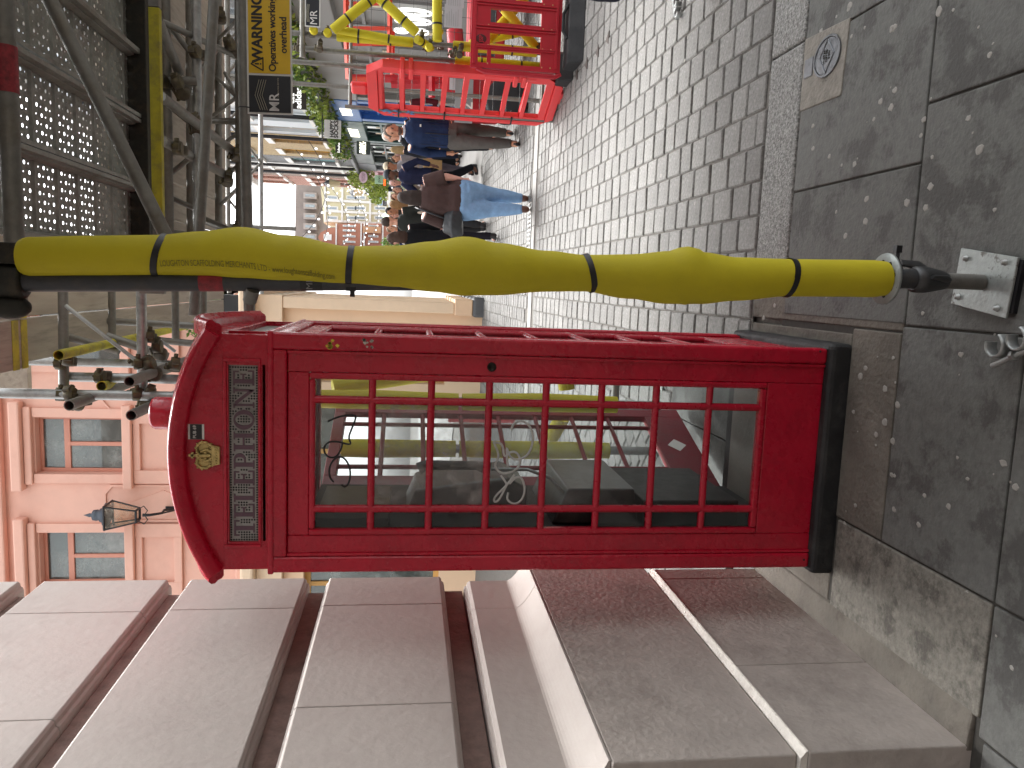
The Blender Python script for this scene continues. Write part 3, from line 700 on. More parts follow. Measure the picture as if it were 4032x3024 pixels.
def inpoly(px, pz, poly, pad):
    xs = [p[0] for p in poly]; zs = [p[1] for p in poly]
    if px < min(xs)-pad or px > max(xs)+pad or pz < min(zs)-pad or pz > max(zs)+pad: return False
    if len(poly) == 4 and abs(poly[0][1]-poly[1][1]) < 1e-6 and abs(poly[1][0]-poly[2][0]) < 1e-6: return True
    sg = None
    for i in range(len(poly)):
        a, b = poly[i], poly[(i+1) % len(poly)]; ex, ez = b[0]-a[0], b[1]-a[1]; L = sqrt(ex*ex+ez*ez)
        d = (ex*(pz-a[1])-ez*(px-a[0]))/L
        if sg is None: sg = 1 if sum((poly[k][0]*poly[(k+1) % len(poly)][1]-poly[(k+1) % len(poly)][0]*poly[k][1]) for k in range(len(poly))) > 0 else -1
        if d*sg < -pad: return False
    return True
m = MB(); st = .0088
for i in range(70):
    for j in range(11):
        px, pz_ = -.303+i*st, 2.1045+j*st*.98
        if px > .3 or any(inpoly(px, pz_, q, .0052) for q in polys): continue
        n = 8; r = .0034
        m.add([fnK(px+r*cos(2*pi*k/n), pz_+r*sin(2*pi*k/n), -.0228) for k in range(n)], [tuple(range(n))])
tag(m.build('punched_dots', mat('black_dot', '#101012', .7), sign_front), kind='stuff')

# ---- gilt crown
GOLD = mat('worn_gilt', '#c2ad74', .35, .85, var=.25, vscale=40, dirt='#5a4a28', dscale=60, damt=.6, bump=.3, bscale=160)
crown = MB(); cx, cz, n0 = -.003, 2.222, -.0115
f3 = lambda a, b, d: Vector(fnK(cx+a, cz+b, n0+d))
crown.prism([(-.03, .0), (.03, .0), (.036, .026), (-.036, .026)], 0, .012, lambda a, b, c: f3(a, b, c))
for k in range(7): crown.ell(f3(-.027+.009*k, .012, .012), .0035, .003, .004, 6, 4)
for k in range(9): crown.ell(f3(-.034+.0085*k, .029, .010), .004, .004, .004, 6, 4)
for s in (-1, 1):
    pts = [f3(s*.034, .028, .008), f3(s*.044, .045, .008), f3(s*.043, .062, .009), f3(s*.03, .074, .01), f3(s*.014, .073, .011), f3(s*.003, .064, .012)]
    crown.path(pts, .0052, 8)
    for i in range(len(pts)-1):
        q = pts[i].lerp(pts[i+1], .5); crown.ell(q+Vector((s*.004, -.004, .003)), .0042, .0042, .0042, 6, 4)
    pts = [f3(s*.012, .028, .01), f3(s*.02, .045, .012), f3(s*.012, .06, .012)]
    crown.path(pts, .0045, 6)
for k in range(5): crown.ell(f3(-.02+.01*k, .038+(.008 if k % 2 else 0), .011), .005, .004, .007, 6, 4)
crown.path([f3(0, .03, .012), f3(0, .064, .014)], .006, 8); crown.ell(f3(0, .071, .012), .009, .007, .008)
for q in ((-.010, .010, .084, .092), (-.004, .004, .079, .1)): crown.prism([(q[0], q[2]), (q[1], q[2]), (q[1], q[3]), (q[0], q[3])], .003, .011, lambda a, b, c: f3(a, b, c))
crown.prism([(-.04, .024), (.04, .024), (.044, .05), (.03, .072), (0, .066), (-.03, .072), (-.044, .05)], 0, .004, lambda a, b, c: f3(a, b, c))
crown.build('gilt_crown', GOLD, kiosk)
# ---- stickers, lock, screw holes
def K(U, V, n): q = P(U, V, KC.y-H-n)-KC; return q
q = K(1324, 772, -.01)
stk = MB().box(-.026, .026, -.0008, 0, -.026, .026).build('sticker', mat('sticker_white', '#d8d8d6', .4), kiosk, M=T(q.x, -H+.0105, q.z))
MB().box(-.0255, .0255, -.0016, -.0009, -.019, .019).build('sticker_print', BLACKP, stk)
text('PUB 69', stk, mat('sticker_white', '#d8d8d6'), T(0, -.002, .004) @ FACE, size=.0145, extrude=.0003, bold=.0003)
for i, (U, V, c1) in enumerate(((1672, 1310, '#d8c443'), (1670, 1448, '#c9c4bd'))):
    q = K(U, V, -.004); m = MB(); rr = random.Random(i+3)
    for _ in range(10):
        a, b = rr.uniform(-.016, .016), rr.uniform(-.018, .018); s_ = rr.uniform(.004, .009)
        m.add([(a-s_, 0, b), (a, 0, b-s_*.8), (a+s_*.7, 0, b+.2*s_), (a, 0, b+s_)], [(0, 1, 2, 3)])
    m.build('torn_sticker', mat('sticker_'+str(i), c1, .5, var=.4, vscale=90), kiosk, M=T(q.x, -H-.0012, q.z))
q = K(1579, 1936, -.014)
lk = MB().lathe([(.016, 0), (.016, .006), (.011, .007), (.010, .004), (.001, .004)], n=20).build('lock', mat('dark_brass', '#2b2824', .35, .8), kiosk, M=T(q.x, -H+.0142, q.z) @ Matrix.Rotation(pi/2, 4, 'X'))
for U, V in ((1655, 1070), (842, 1065), (1640, 3230), (820, 3165)):
    q = K(U, V, 0); MB().lathe([(.0042, 0), (.0042, .0012), (.001, .0013)], n=8).build('screw_hole', mat('black_dot', '#101012'), kiosk, M=T(q.x, -H-.0001, q.z) @ Matrix.Rotation(pi/2, 4, 'X'))
# ---- pen scrawls on the glass
def scrawl(pts, off, k, m, r, nm, closed=False):
    # smooth the hand-drawn points
    pp = [K(3024-(off[1]+y*k), off[0]+x*k, -.0245) for x, y in pts]
    for _ in range(2):
        q = [pp[0]]
        for a, b in zip(pp, pp[1:]): q += [a.lerp(b, .25), a.lerp(b, .75)]
        pp = q+[pp[-1]]
    MB().path(pp, [(r*.3, r)]*len(pp), 6).build(nm, m, kiosk)
INK = mat('black_marker', '#0d0d10', .5)
WINK = mat('white_marker', '#b9bab8', .6, var=.15, vscale=60)
scrawl([(215, 495), (330, 445), (460, 435), (482, 455), (440, 560), (405, 650), (442, 722), (300, 680), (205, 690), (172, 760), (210, 830), (290, 835), (340, 760), (355, 690)], (1200, 1450), .4219, INK, .0036, 'black_scrawl')
scrawl([(270, 1062), (232, 1020), (225, 930), (270, 845), (345, 818), (405, 880), (430, 980), (410, 1080), (370, 1112), (342, 1085)], (1200, 1450), .4219, INK, .0036, 'black_scrawl')
scrawl([(265, 580), (290, 510), (380, 485), (460, 560), (475, 680), (430, 810), (330, 860), (250, 830), (220, 710), (235, 920)], (1900, 1450), .4219, WINK, .0045, 'white_scrawl')
scrawl([(100, 680), (160, 820), (110, 900), (140, 960), (200, 990), (320, 950), (360, 860), (320, 780), (250, 780), (200, 840), (190, 700), (100, 690)], (1900, 1450), .4219, WINK, .0045, 'white_scrawl')
scrawl([(300, 990), (220, 1100), (110, 1200), (105, 1250), (150, 1240), (210, 1120), (230, 1080), (170, 1000)], (1900, 1450), .4219, WINK, .0045, 'white_scrawl')
scrawl([(240, 1160), (225, 1230), (300, 1275), (370, 1230), (400, 1130), (370, 1020), (310, 1010), (250, 1080)], (1900, 1450), .4219, WINK, .0045, 'white_scrawl')

# ---- inside: black backboard with payphone, steel cabinet
BACKB = mat('black_backboard', '#141216', .6, var=.3, vscale=10, dirt='#4a4646', dscale=6, damt=.4, dlo=.55, dhi=.75)
MB().box(-.359, -.30, -.34, .34, .1, 1.97).build('backboard', BACKB, kiosk, bevel=.004)
STL = mat('scuffed_steel', '#6f7070', .4, .7, var=.2, vscale=20, dirt='#3c3b39', dscale=7, damt=.5)
MB().prism([(-.2995, .70), (-.16, .72), (-.16, .98), (-.2995, 1.04)], -.24, .26, lambda a, b, c: (a, c, b)).build('cabinet', STL, kiosk, bevel=.006)
MB().prism([(-.2995, .30), (-.2, .30), (-.2, .69), (-.2995, .69)], -.26, .28, lambda a, b, c: (a, c, b)).build('lower_cabinet', mat('dark_scuffed_steel', '#2e2e2d', .5, .4, var=.3, vscale=15), kiosk, bevel=.006)
ph = MB().prism([(-.2995, 1.12), (-.19, 1.12), (-.15, 1.2), (-.2, 1.56), (-.2995, 1.6)], -.12, .18, lambda a, b, c: (a, c, b)).build('payphone', STL, kiosk, bevel=.01)
for i in range(4):
    for j in range(3):
        MB().box(-.006, .006, -.012, .012, -.009, .009).build('key', WHITEP, ph, bevel=.003, M=T(-.166-.0055*i*.9, .06+j*.032, 1.24+i*.028))
m = MB(); m.path([(-.13, -.06, 1.55), (-.115, -.06, 1.52), (-.115, -.06, 1.32), (-.13, -.06, 1.27)], [.026, .02, .018, .028], 10); m.build('handset', BLACKP, ph)
m = MB(); m.path([(-.13, -.06, 1.26), (-.12, -.1, 1.12), (-.14, -.16, 1.04), (-.2, -.2, .98), (-.27, -.18, 1.0), (-.28, -.1, 1.15)], .007, 8); m.build('phone_cord', GALV, ph)
MB().box(-.2995, -.27, -.26, .2, 1.66, 1.93).build('notice_panel', mat('grimy_notice', '#33312f', .4, dirt='#6d6a62', dscale=12, damt=.5), kiosk, bevel=.003)
# ---- back door standing open
dr = empty('door', (-.36, .41, 0)); dr.parent = kiosk; dr.rotation_euler = (0, 0, atan2(.93, .36))
W = .74
fnD = lambda u, z, n: (u+W/2, n, z)
for q in ((-W/2, -.286, .09, 1.975), (.286, W/2, .09, 1.975)): MB().prism([(q[0], q[2]), (q[1], q[2]), (q[1], q[3]), (q[0], q[3])], -.04, 0, fnD).build('door_stile', REDIN, dr, bevel=.004)
for q in ((-.2858, .2858, 1.92, 1.975), (-.2858, .2858, .09, .3)): MB().prism([(q[0], q[2]), (q[1], q[2]), (q[1], q[3]), (q[0], q[3])], -.04, -.001, fnD).build('door_rail', REDIN, dr, bevel=.004)
for s in (-1, 1): MB().path([fnD(s*.192, .29, -.02), fnD(s*.192, 1.93, -.02)], .013, 8).build('glazing_bar', REDIN, dr)
for k in range(1, 8): MB().path([fnD(-.29, R0-.012+k*PITCH_K, -.02), fnD(.29, R0-.012+k*PITCH_K, -.02)], .0125, 8).build('glazing_bar', REDIN, dr)
for k in range(8):
    z0 = R0+k*PITCH_K-.004; z1 = z0+PITCH_K-.016
    for a, b in ((-.286, -.18), (-.18, .18), (.18, .286)):
        MB().prism([(a, z0), (b, z0), (b, z1), (a, z1)], -.022, -.018, fnD).build('pane', PANESCR if k in (5, 6) and a == -.18 else PANE, dr)
m = MB(); d4 = [(-.07, 0), (0, .05), (.07, 0), (0, -.05)]
m.prism([(a*.8, .2+b) for a, b in d4], -.0416, -.0406, fnD); m.build('diamond_mark', WHITEP, dr)
# ================================================================ FOAM PADDED SCAFFOLD POST IN FRONT
post = empty('scaffold_post', (.063, 1.97, 0), 0, 'tall scaffold post wrapped in yellow foam on a bolted base plate beside the kiosk', 'scaffold post')
PO = Vector((.063, 1.97, 0))
xt = lambda z: .062-.094*(z-.267)/2.233-PO.x
def Lp(U, V, y=1.97): return P(U, V, y)-PO
PLATE = mat('zinc_base_plate', '#a2a8a6', .45, .55, var=.2, vscale=25, bump=.15, bscale=60, dirt='#5c5850', dscale=22, damt=.8, dlo=.58, dhi=.64)
MB().prism([(.161, 2.072), (.127, 1.855), (-.034, 1.872), (.0, 2.09)][::-1], .014, .022, lambda a, b, c: (a-PO.x, b-PO.y, c)).build('base_plate', PLATE, post, bevel=.002)
MB().prism([(.15, 2.06), (.12, 1.845), (-.02, 1.86), (.01, 2.07)][::-1], -.01, .0135, lambda a, b, c: (a-PO.x, b-PO.y, c)).build('sole_pad', BLACKP, post)
for a, b in ((.130, 2.045), (.115, 1.895), (-.008, 1.905), (.02, 2.06)):
    bo = MB().lathe([(.0095, .0225), (.0095, .024), (.0072, .0245), (.0072, .031), (.001, .032)], (a-PO.x, b-PO.y, 0), 6); bo.build('bolt', GALV, post)
prof = []
for i in range(26):
    z = .022+i*.006; prof += [(.0185, z), (.022, z+.003)]
MB().lathe(prof, (-.001, 0, 0), 18).build('jack_thread', GALVD, post)
JN = mat('cast_nut_steel', '#4d4e4f', .45, .7, var=.25, vscale=30)
MB().lathe([(.022, .135), (.026, .145), (.036, .195), (.036, .228), (.029, .234)], (-.001, 0, 0), 20).build('collar_nut', JN, post)
MB().path([(.0, -.036, .155), (.004, -.052, .18), (.006, -.055, .215)], [(.007, .012), (.008, .016), (.005, .01)], 8).build('nut_wing', JN, post)
m = MB(); m.path([(.02, .03, .165), (.04, .045, .19), (.045, .05, .24)], [(.008, .014), (.008, .015), (.006, .012)], 8); m.build('nut_wing', JN, post)
m = MB(); m.path([(.025, .03, .252), (.056, .045, .256), (.078, .05, .252)], .006, 6); m.box(.072, .092, .042, .058, .245, .262); m.build('zip_tie_tail', BLACKP, post)
m = MB(); m.pipe((xt(.2), 0, .2), (xt(2.95), 0, 2.95), .0262, .022, 20); m.build('steel_tube', mat('dark_tube_steel', '#45474a', .5, .55, var=.2, vscale=20, bump=.08, bscale=120, dirt='#6a6050', dscale=9, damt=.35), post)
for zr in (.316, .87):
    d = MB(); nn = 24; ro, ri = (.069 if zr < .5 else .046), .026
    d.lathe([(.026, zr-.0045), (ro, zr-.0045), (ro+.001, zr), (ro, zr+.0045), (.026, zr+.0045)], (xt(zr), 0, 0), nn); d.build('rosette', PLATE, post)
    if zr < .4:
        dd = MB()
        for k in range(8):
            a = 2*pi*k/8+.2; dd.ell((xt(zr)+.044*cos(a), .044*sin(a), zr+.0046), .009, .009, .0006, 8, 4)
        dd.build('rosette_hole', mat('black_void', '#0a0a0a'), post)
# the sleeve: outline read at several heights, wrapped round the tube and slit along its left side
SEC = [(88, 1945, 2080), (110, 1934, 2090), (350, 1936, 2095), (620, 1938, 2098), (800, 1936, 2112), (950, 1926, 2129), (1120, 1916, 2098), (1372, 1904, 2054), (1560, 1893, 2056), (1700, 1876, 2072), (1830, 1860, 2091), (1960, 1862, 2066), (2150, 1876, 2036), (2300, 1877, 2020), (2480, 1848, 2022), (2630, 1828, 2034), (2705, 1824, 2052), (2760, 1827, 2030), (2900, 1840, 2010), (3095, 1857, 2004), (3110, 1857, 2003), (3300, 1856, 2001), (3440, 1854, 1999), (3478, 1858, 1995), (3490, 1866, 1988)]
def sec(V):
    for (a, b) in zip(SEC, SEC[1:]):
        if a[0] <= V <= b[0]:
            t = (V-a[0])/(b[0]-a[0]); t = t*t*(3-2*t); l, r = a[1]+(b[1]-a[1])*t, a[2]+(b[2]-a[2])*t
            y = 1.962; c = Lp((l+r)/2, V, y); dpt = (c+PO-CAMP).dot(FW)
            return c, (r-l)/2/FPX*dpt
pts, rad = [], []
V = 88
while V <= 3490:
    c, r = sec(V); pts.append(c); rad.append((min(r*1.02, .062) if r > .056 else r, r)); V += 21 if V not in (88,) else 12
# close the ends with rounded lips
c, r = sec(3488)
mb = MB(); mb.path(pts, rad, 32)
fo = mb.build('foam_sleeve', FOAM, post)
for V_, tl in ((636, 18), (1380, 6), (2318, 16), (3103, 8)):
    c, r = sec(V_); c2, _ = sec(V_+10); ax = (c-c2).normalized()
    tilt = Matrix.Rotation(radians(tl if V_ != 2318 else -tl), 3, 'Y'); ax = tilt @ ax
    rr = (min(r*1.02, .062)+.0022, r/cos(radians(tl))+.0022)
    z = MB(); z.path([c-ax*.0075, c+ax*.0075], [rr, rr], 32, cap=False); z.path([c-ax*.0075, c+ax*.0075], [(rr[0]-.003, rr[1]-.003)]*2, 32, cap=True)
    zt = z.build('zip_tie', BLACKP, post)
    if V_ in (636, 1380):
        e = c+Vector((-r-.004, 0, 0)); MB().box(-.012, .008, -.012, .006, -.014, .01).build('tie_lock', BLACKP, zt, bevel=.002, M=T(*e)); MB().box(-.026, -.012, -.008, -.004, -.012, .0).build('tie_tail', BLACKP, zt, M=T(*e))
# printed line along the sleeve
tm = text_mb('LOUGHTON SCAFFOLDING MERCHANTS LTD - www.loughtonscaffolding.com', .02, .0002, align='LEFT')
xs = [v[0] for v in tm.v]; L = max(xs)
nv = []
for (tx, ty, tz) in tm.v:
    V_ = 652+(1325-652)*tx/L; c, r = sec(V_); ry = (min(r*1.02, .062) if r > .056 else r)
    off = -.42-.2*(tx/L)**2+ty/r; off = max(-.98, min(.98, off)); a = math.asin(off)
    nv.append(tuple(c+Vector((sin(a)*(r+.0008), -cos(a)*(ry+.0008), 0))))
tm.v = nv; tm.build('printed_lettering', mat('faded_print', '#7d7a3c', .7), fo)
# labels on the tube
def tube_patch(z0, z1, a0, a1, m, name, r=.0266):
    n = 10; vs = [Vector((xt(z)+r*cos(a0+(a1-a0)*i/n), r*sin(a0+(a1-a0)*i/n), z)) for z in (z0, z1) for i in range(n+1)]
    return MB().add(vs, [(i, i+1, n+2+i, n+1+i) for i in range(n)]).build(name, m, post)
zz = lambda V: Lp(1900, V).z
tube_patch(zz(885), zz(790), radians(170), radians(300), mat('red_label', '#8a2a32', .6, var=.5, vscale=60), 'red_label')
mp = tube_patch(zz(1272), zz(1186), radians(165), radians(290), mat('black_label', '#141517', .4), 'black_label')
text('MR', mp, mat('grey_print', '#8f8f8f'), T(xt(1.75)-.012, -.0285, zz(1225)) @ FACE, size=.022, extrude=.0002)
MB().tube((xt(zz(1000))-.02, -.01, zz(1000)), (xt(zz(1000))-.05, .01, zz(1000)+.012), .017, 14).build('tube_stub', GALVD, post)
# big coupler at the head of the post
m = MB(); q = xt(2.56)
m.lathe([(.034, 2.5), (.042, 2.505), (.042, 2.57), (.034, 2.575)], (q, 0, 0), 16); m.box(q-.06, q+.075, -.05, .05, 2.575, 2.62); m.ell((q-.06, .0, 2.54), .03, .03, .05); m.box(q+.04, q+.09, -.03, .03, 2.5, 2.6)
m.build('head_coupler', STEELD, post, bevel=.004)

# ================================================================ OVERHEAD SCAFFOLD GANTRY
gan = empty('scaffold_gantry', (.6, 3.0, 2.8), 0, 'overhead scaffold deck of perforated steel planks, timber boards and tubes above the street corner', 'scaffold')
GO = Vector((.6, 3.0, 2.8))
def tube(parent, org, a, b, r=.0242, m=GALVD, name='scaffold_tube', hollow=False, n=14):
    mb = MB()
    if hollow: mb.pipe(Vector(a)-org, Vector(b)-org, r, r-.004, n)
    else: mb.tube(Vector(a)-org, Vector(b)-org, r, n)
    return mb.build(name, m, parent)
DECKM = mat('galvanised_deck', '#8d8f88', .55, .45, var=.25, vscale=18, bump=.15, bscale=90, dirt='#4f463a', dscale=5, damt=.5)
def plank_mesh(w, L):
    mb = MB(); hw = w/2-.028; nx = 8; ny = int(L/.034); cw, cl = 2*hw/nx, L/ny; rr = random.Random(2)
    for j in range(ny):
        rib = (j % 5 == 4)
        for i in range(nx):
            cx, cy = -hw+cw*(i+.5), cl*(j+.5)-L/2
            hx, hy = cw/2, cl/2
            if rib:
                mb.add([(cx-hx, cy-hy, 0), (cx+hx, cy-hy, 0), (cx+hx, cy-hy*.3, -.006), (cx-hx, cy-hy*.3, -.006), (cx+hx, cy+hy, 0), (cx-hx, cy+hy, 0)], [(0, 1, 2, 3), (3, 2, 4, 5)]); continue
            big = (i+j) % 2 == 0; r = .0066 if big else .0026
            out = [(hx, 0), (hx, hy), (0, hy), (-hx, hy), (-hx, 0), (-hx, -hy), (0, -hy), (hx, -hy)]
            inn = [(r*cos(k*pi/4), r*sin(k*pi/4)) for k in range(8)]
            vs = [(cx+a, cy+b, 0) for a, b in out]+[(cx+a, cy+b, -.003 if big else 0) for a, b in inn]
            mb.add(vs, [(k, (k+1) % 8, 8+(k+1) % 8, 8+k) for k in range(8)])
    for s in (-1, 1):
        mb.prism([(s*hw, .0), (s*hw, -.012), (s*(hw+.006), -.03), (s*(hw+.012), -.03), (s*(hw+.012), -.055), (s*(hw+.0265), -.055), (s*(hw+.0265), .0)][::s], -L/2, L/2, lambda a, b, c: (a, c, b))
    return mb
pm = plank_mesh(.287, 3.3).mesh('deck_plank', DECKM)
for i, x0 in enumerate((.09, .378, .67, .945, 1.235, 1.525, 1.815, 2.105)):
    inst(pm, 'deck_plank', gan, T(x0+.145-GO.x, 2.09-GO.y, 2.845-GO.z))
    inst(pm, 'deck_plank', gan, T(x0+.145-GO.x, -1.23-GO.y, 2.845-GO.z))  # second run over the camera, unseen, added to shade post and kiosk
MB().box(.08-GO.x, 2.4-GO.x, 3.70-GO.y, 3.745-GO.y, 2.765-GO.z, 2.87-GO.z).build('deck_bearer', STEELD, gan, bevel=.004)
MB().box(.08-GO.x, 2.4-GO.x, .5-GO.y, .56-GO.y, 2.75-GO.z, 2.79-GO.z).build('deck_bearer', STEELD, gan, bevel=.004)
# timber boards
def board(x0, x1, y0, y1, z, th=.038, m=TIMBER):
    return MB().box(x0-GO.x+.002, x1-GO.x-.002, y0-GO.y, y1-GO.y, z-GO.z, z+th-GO.z).build('scaffold_board', m, gan, bevel=.004)
for x0 in (-.455, -.229, -.003): board(x0, x0+.222, -2.8, 3.76, 3.32)  # carried on out of view behind the camera for more shade
for x0 in (-.475, -.246, -.017): board(x0, x0+.225, 3.75, 8.3, 3.5)
x = .09
while x < 3.2: board(x, x+.222, 3.92, 6.3, 3.02); x += .226
board(-.78, -.5, 4.9, 4.95, 3.85, .40)
# yellow strapped board ends
for x0 in (-.455, -.229, -.003):
    for k, yy in ((0, 3.725), (1, 3.645)):
        MB().box(x0-GO.x+.001, x0+.222-GO.x-.001, yy-.028-GO.y, yy+.028-GO.y, 3.3175-GO.z, 3.3195-GO.z).build('board_band', YPAINT, gan)
# painted beam across the end of the deck
MB().box(.24-GO.x, 1.17-GO.x, 3.79-GO.y, 3.83-GO.y, 2.735-GO.z, 2.845-GO.z).build('beam', YPAINT, gan, bevel=.004)
MB().box(1.172-GO.x, 2.6-GO.x, 3.79-GO.y, 3.83-GO.y, 2.735-GO.z, 2.845-GO.z).build('beam', GALVD, gan, bevel=.004)
MB().box(-.1-GO.x, .238-GO.x, 3.79-GO.y, 3.83-GO.y, 2.735-GO.z, 2.845-GO.z).build('beam', GALVD, gan, bevel=.004)
gt = lambda a, b, r=.0242, m=GALVD, **k: tube(gan, GO, a, b, r, m, **k)
gt((-.1, 2.3, 2.675), (2.6, 2.3, 2.69), .026)
gt((1.02, 2.62, 2.80), (.0, 2.58, 2.31), .0215)
for VL, VR, y, r, m_ in ((668, 648, 4.3, .024, GALVD), (752, 746, 4.95, .024, GALVD), (780, 772, 4.35, .0242, GALV), (862, 858, 5.6, .0242, GALVD), (945, 940, 4.75, .0242, GALVD)):
    gt(P(2010, VL, y), P(3200, VR, y+.02), r, m_)
gt((1.6, 4.1, 2.553), (-.2, 3.88, 2.626), .025)
gt((1.7, 3.84, 2.40), (-.18, 3.60, 2.313), .0245, GALVD)
# ladder webs, hangers and braces
for (U0, V0, y0, U1, V1, y1, r) in ((2700, 634, 4.28, 2704, 772, 4.34, .024), (2549, 829, 5.3, 2545, 940, 4.8, .02), (2736, 886, 5.6, 2650, 930, 4.8, .012), (2640, 930, 4.8, 2570, 840, 5.5, .012),
        (2644, 634, 3.95, 2420, 930, 4.75, .0242), (2471, 639, 3.95, 2332, 896, 5.0, .0242), (2950, 620, 3.9, 2740, 705, 4.35, .0242), (2815, 750, 4.4, 2930, 660, 4.4, .014), (2620, 650, 4.4, 2530, 760, 4.4, .014), (2420, 770, 4.4, 2330, 660, 4.4, .014), (2250, 660, 4.4, 2200, 775, 4.4, .014),
        (2720, 850, 5.6, 2640, 935, 4.8, .012), (2440, 855, 5.6, 2500, 940, 4.8, .012), (2300, 860, 5.6, 2380, 945, 4.8, .012), (2960, 590, 4.1, 2800, 935, 4.7, .016), (2160, 800, 5.2, 2080, 980, 4.8, .0242), (2840, 860, 5.5, 2700, 760, 5.0, .016), (2120, 560, 4.3, 2060, 960, 4.6, .0242), (2290, 945, 4.8, 2220, 870, 5.6, .012), (2950, 940, 4.75, 2870, 860, 5.6, .012)):
    gt(P(U0, V0, y0), P(U1, V1, y1), r)
# cluster behind the kiosk: two foam padded standards, transoms and open tube ends
SA = (-.522, 4.62); SB = (-.602, 3.93)
for (x, y) in (SA, SB):
    gt((x, y, ground_z(y)+.24), (x, y, 4.4), .0242, GALV)
    gt((x, y, ground_z(y)+.01), (x, y, ground_z(y)+.24), .019, GALVD, name='jack_thread')
    MB().box(x-.08-GO.x, x+.08-GO.x, y-.08-GO.y, y+.08-GO.y, ground_z(y)+.002-GO.z, ground_z(y)+.012-GO.z).build('base_plate', PLATE, gan)
    for z0, z1 in ((.5, 1.32), (1.34, 2.22)):
        m = MB(); m.path([(x-GO.x, y-GO.y, z0-GO.z), (x+.004-GO.x, y-GO.y, (z0+z1)/2-GO.z), (x-GO.x, y-GO.y, z1-GO.z)], [.044, .05, .044], 16); m.build('foam_sleeve', FOAM, gan)
gt((-.50, 4.3, .4), (-.45, 4.9, 2.2), .045, FOAM, name='foam_sleeve')
gt((-.58, 4.2, 2.0), (-.44, 4.5, 1.0), .045, FOAM, name='foam_sleeve')
gt((-.56, 4.2, ground_z(4)+.7), (-.36, 4.2, .75), .045, FOAM, name='foam_sleeve')
gt((SA[0]-.2, 4.57, ground_z(4.5)+.3), (-.42, 4.57, ground_z(4.5)+.3), .0242, GALVD)
gt(P(1895, 556, 4.02), P(1462, 562, 4.0), .0242, GALV)
gt(P(1895, 248, 4.2), P(1470, 252, 4.1), .0242, GALVD)
gt(P(1541, 255, 4.15), P(1530, 720, 4.1), .0242, GALV)
gt(P(1700, 420, 4.6), P(1620, 660, 4.6), .024, GALVD)
gt(P(1821, 258, 4.0), P(1605, 535, 3.98), .0095, GALV)
gt(P(1750, 540, 4.7), P(1640, 690, 4.7), .0095, GALV)
gt(P(1775, 0, 4.6), P(1640, 470, 4.6), .022, GALVD)
for U in (1760, 1690): gt(P(U, 420 if U > 1700 else 560, 5.2), P(U-20, 780, 5.2), .022, GALVD)
for V_ in (440, 690, 800): gt(P(1900, V_, 5.0), P(1690, V_+2, 5.0), .022, GALVD)
gt((-.402, 3.83, 3.221), P(1748, 770, 6.6), .0245, YPAINT, hollow=True)
gt((-.497, 3.668, 2.855), (-.49, 5.8, 2.86), .0245, GALVD, hollow=True)
gt((-.616, 3.69, 3.124), (-.61, 5.8, 3.12), .0245, GALVD, hollow=True)
gt((-.649, 3.647, 2.843), (-.655, 5.8, 2.84), .0245, GALVD, hollow=True)
gt(P(1504, 400, 3.95), P(1512, 440, 4.3), .0242, YPAINT, hollow=True)
# couplers
cm = MB()
for k, (M_, off) in enumerate(((Matrix.Identity(3), (0, 0, 0)), (Matrix.Rotation(pi/2, 3, 'Y'), (0, .058, 0)))):
    cm.lathe([(.026, -.022), (.033, -.02), (.034, 0), (.033, .02), (.026, .022)], off, 14, M=M_)
cm.box(-.02, .02, .026, .034, -.02, .02)
cm.box(-.014, .014, -.045, -.025, -.016, .016); cm.tube((.036, -.03, 0), (.036, .03, 0), .007, 6); cm.tube((.046, -.015, 0), (.026, -.015, 0), .012, 6); cm.tube((0, .02, .04), (0, .085, .04), .007, 6); cm.ell((0, .085, .04), .012, .008, .012, 6, 4)
CPL = mat('rusty_coupler', '#5a5347', .6, .6, var=.35, vscale=50, bump=.2, bscale=90, dirt='#7a7236', dscale=14, damt=.5)
cmesh = cm.mesh('coupler', CPL)
def coupler(parent, org, p, rz=0, rx=0):
    return inst(cmesh, 'coupler', parent, T(*(Vector(p)-org)) @ Rz(rz) @ Matrix.Rotation(rx, 4, 'X'))
for (U, V_, y, rz) in ((1594, 238, 4.1, 0), (1610, 270, 4.0, .3), (1472, 238, 3.95, .2), (1472, 540, 3.93, 0), (1595, 545, 4.0, 0), (1590, 590, 4.0, 1.2), (1592, 690, 4.0, .4), (1540, 395, 4.05, 0), (1475, 590, 3.95, 1.4), (1470, 280, 3.9, 1), (1440, 300, 3.9, 0), (1420, 620, 3.9, .6), (1700, 590, 4.05, .2), (1660, 620, 4.1, .8),
        (2700, 640, 4.25, 0), (2545, 770, 4.3, .6), (2420, 935, 4.65, .2), (2700, 700, 4.25, .9), (2820, 770, 4.3, 0), (2330, 900, 4.9, .5), (2440, 700, 4.05, 0), (2960, 870, 4.8, 0), (2850, 905, 4.6, .4), (2120, 930, 4.6, .2), (2010, 950, 3.7, 0)):
    coupler(gan, GO, P(U, V_, y), rz, .3*((U*7) % 3-1))
MB().lathe([(.0285, -.06), (.0285, .06)], n=14, M=Matrix.Rotation(pi/2, 3, 'Y')).build('red_label', mat('red_label', '#b5343c', .5), gan, M=T(.52-GO.x, 2.3-GO.y, 2.679-GO.z))
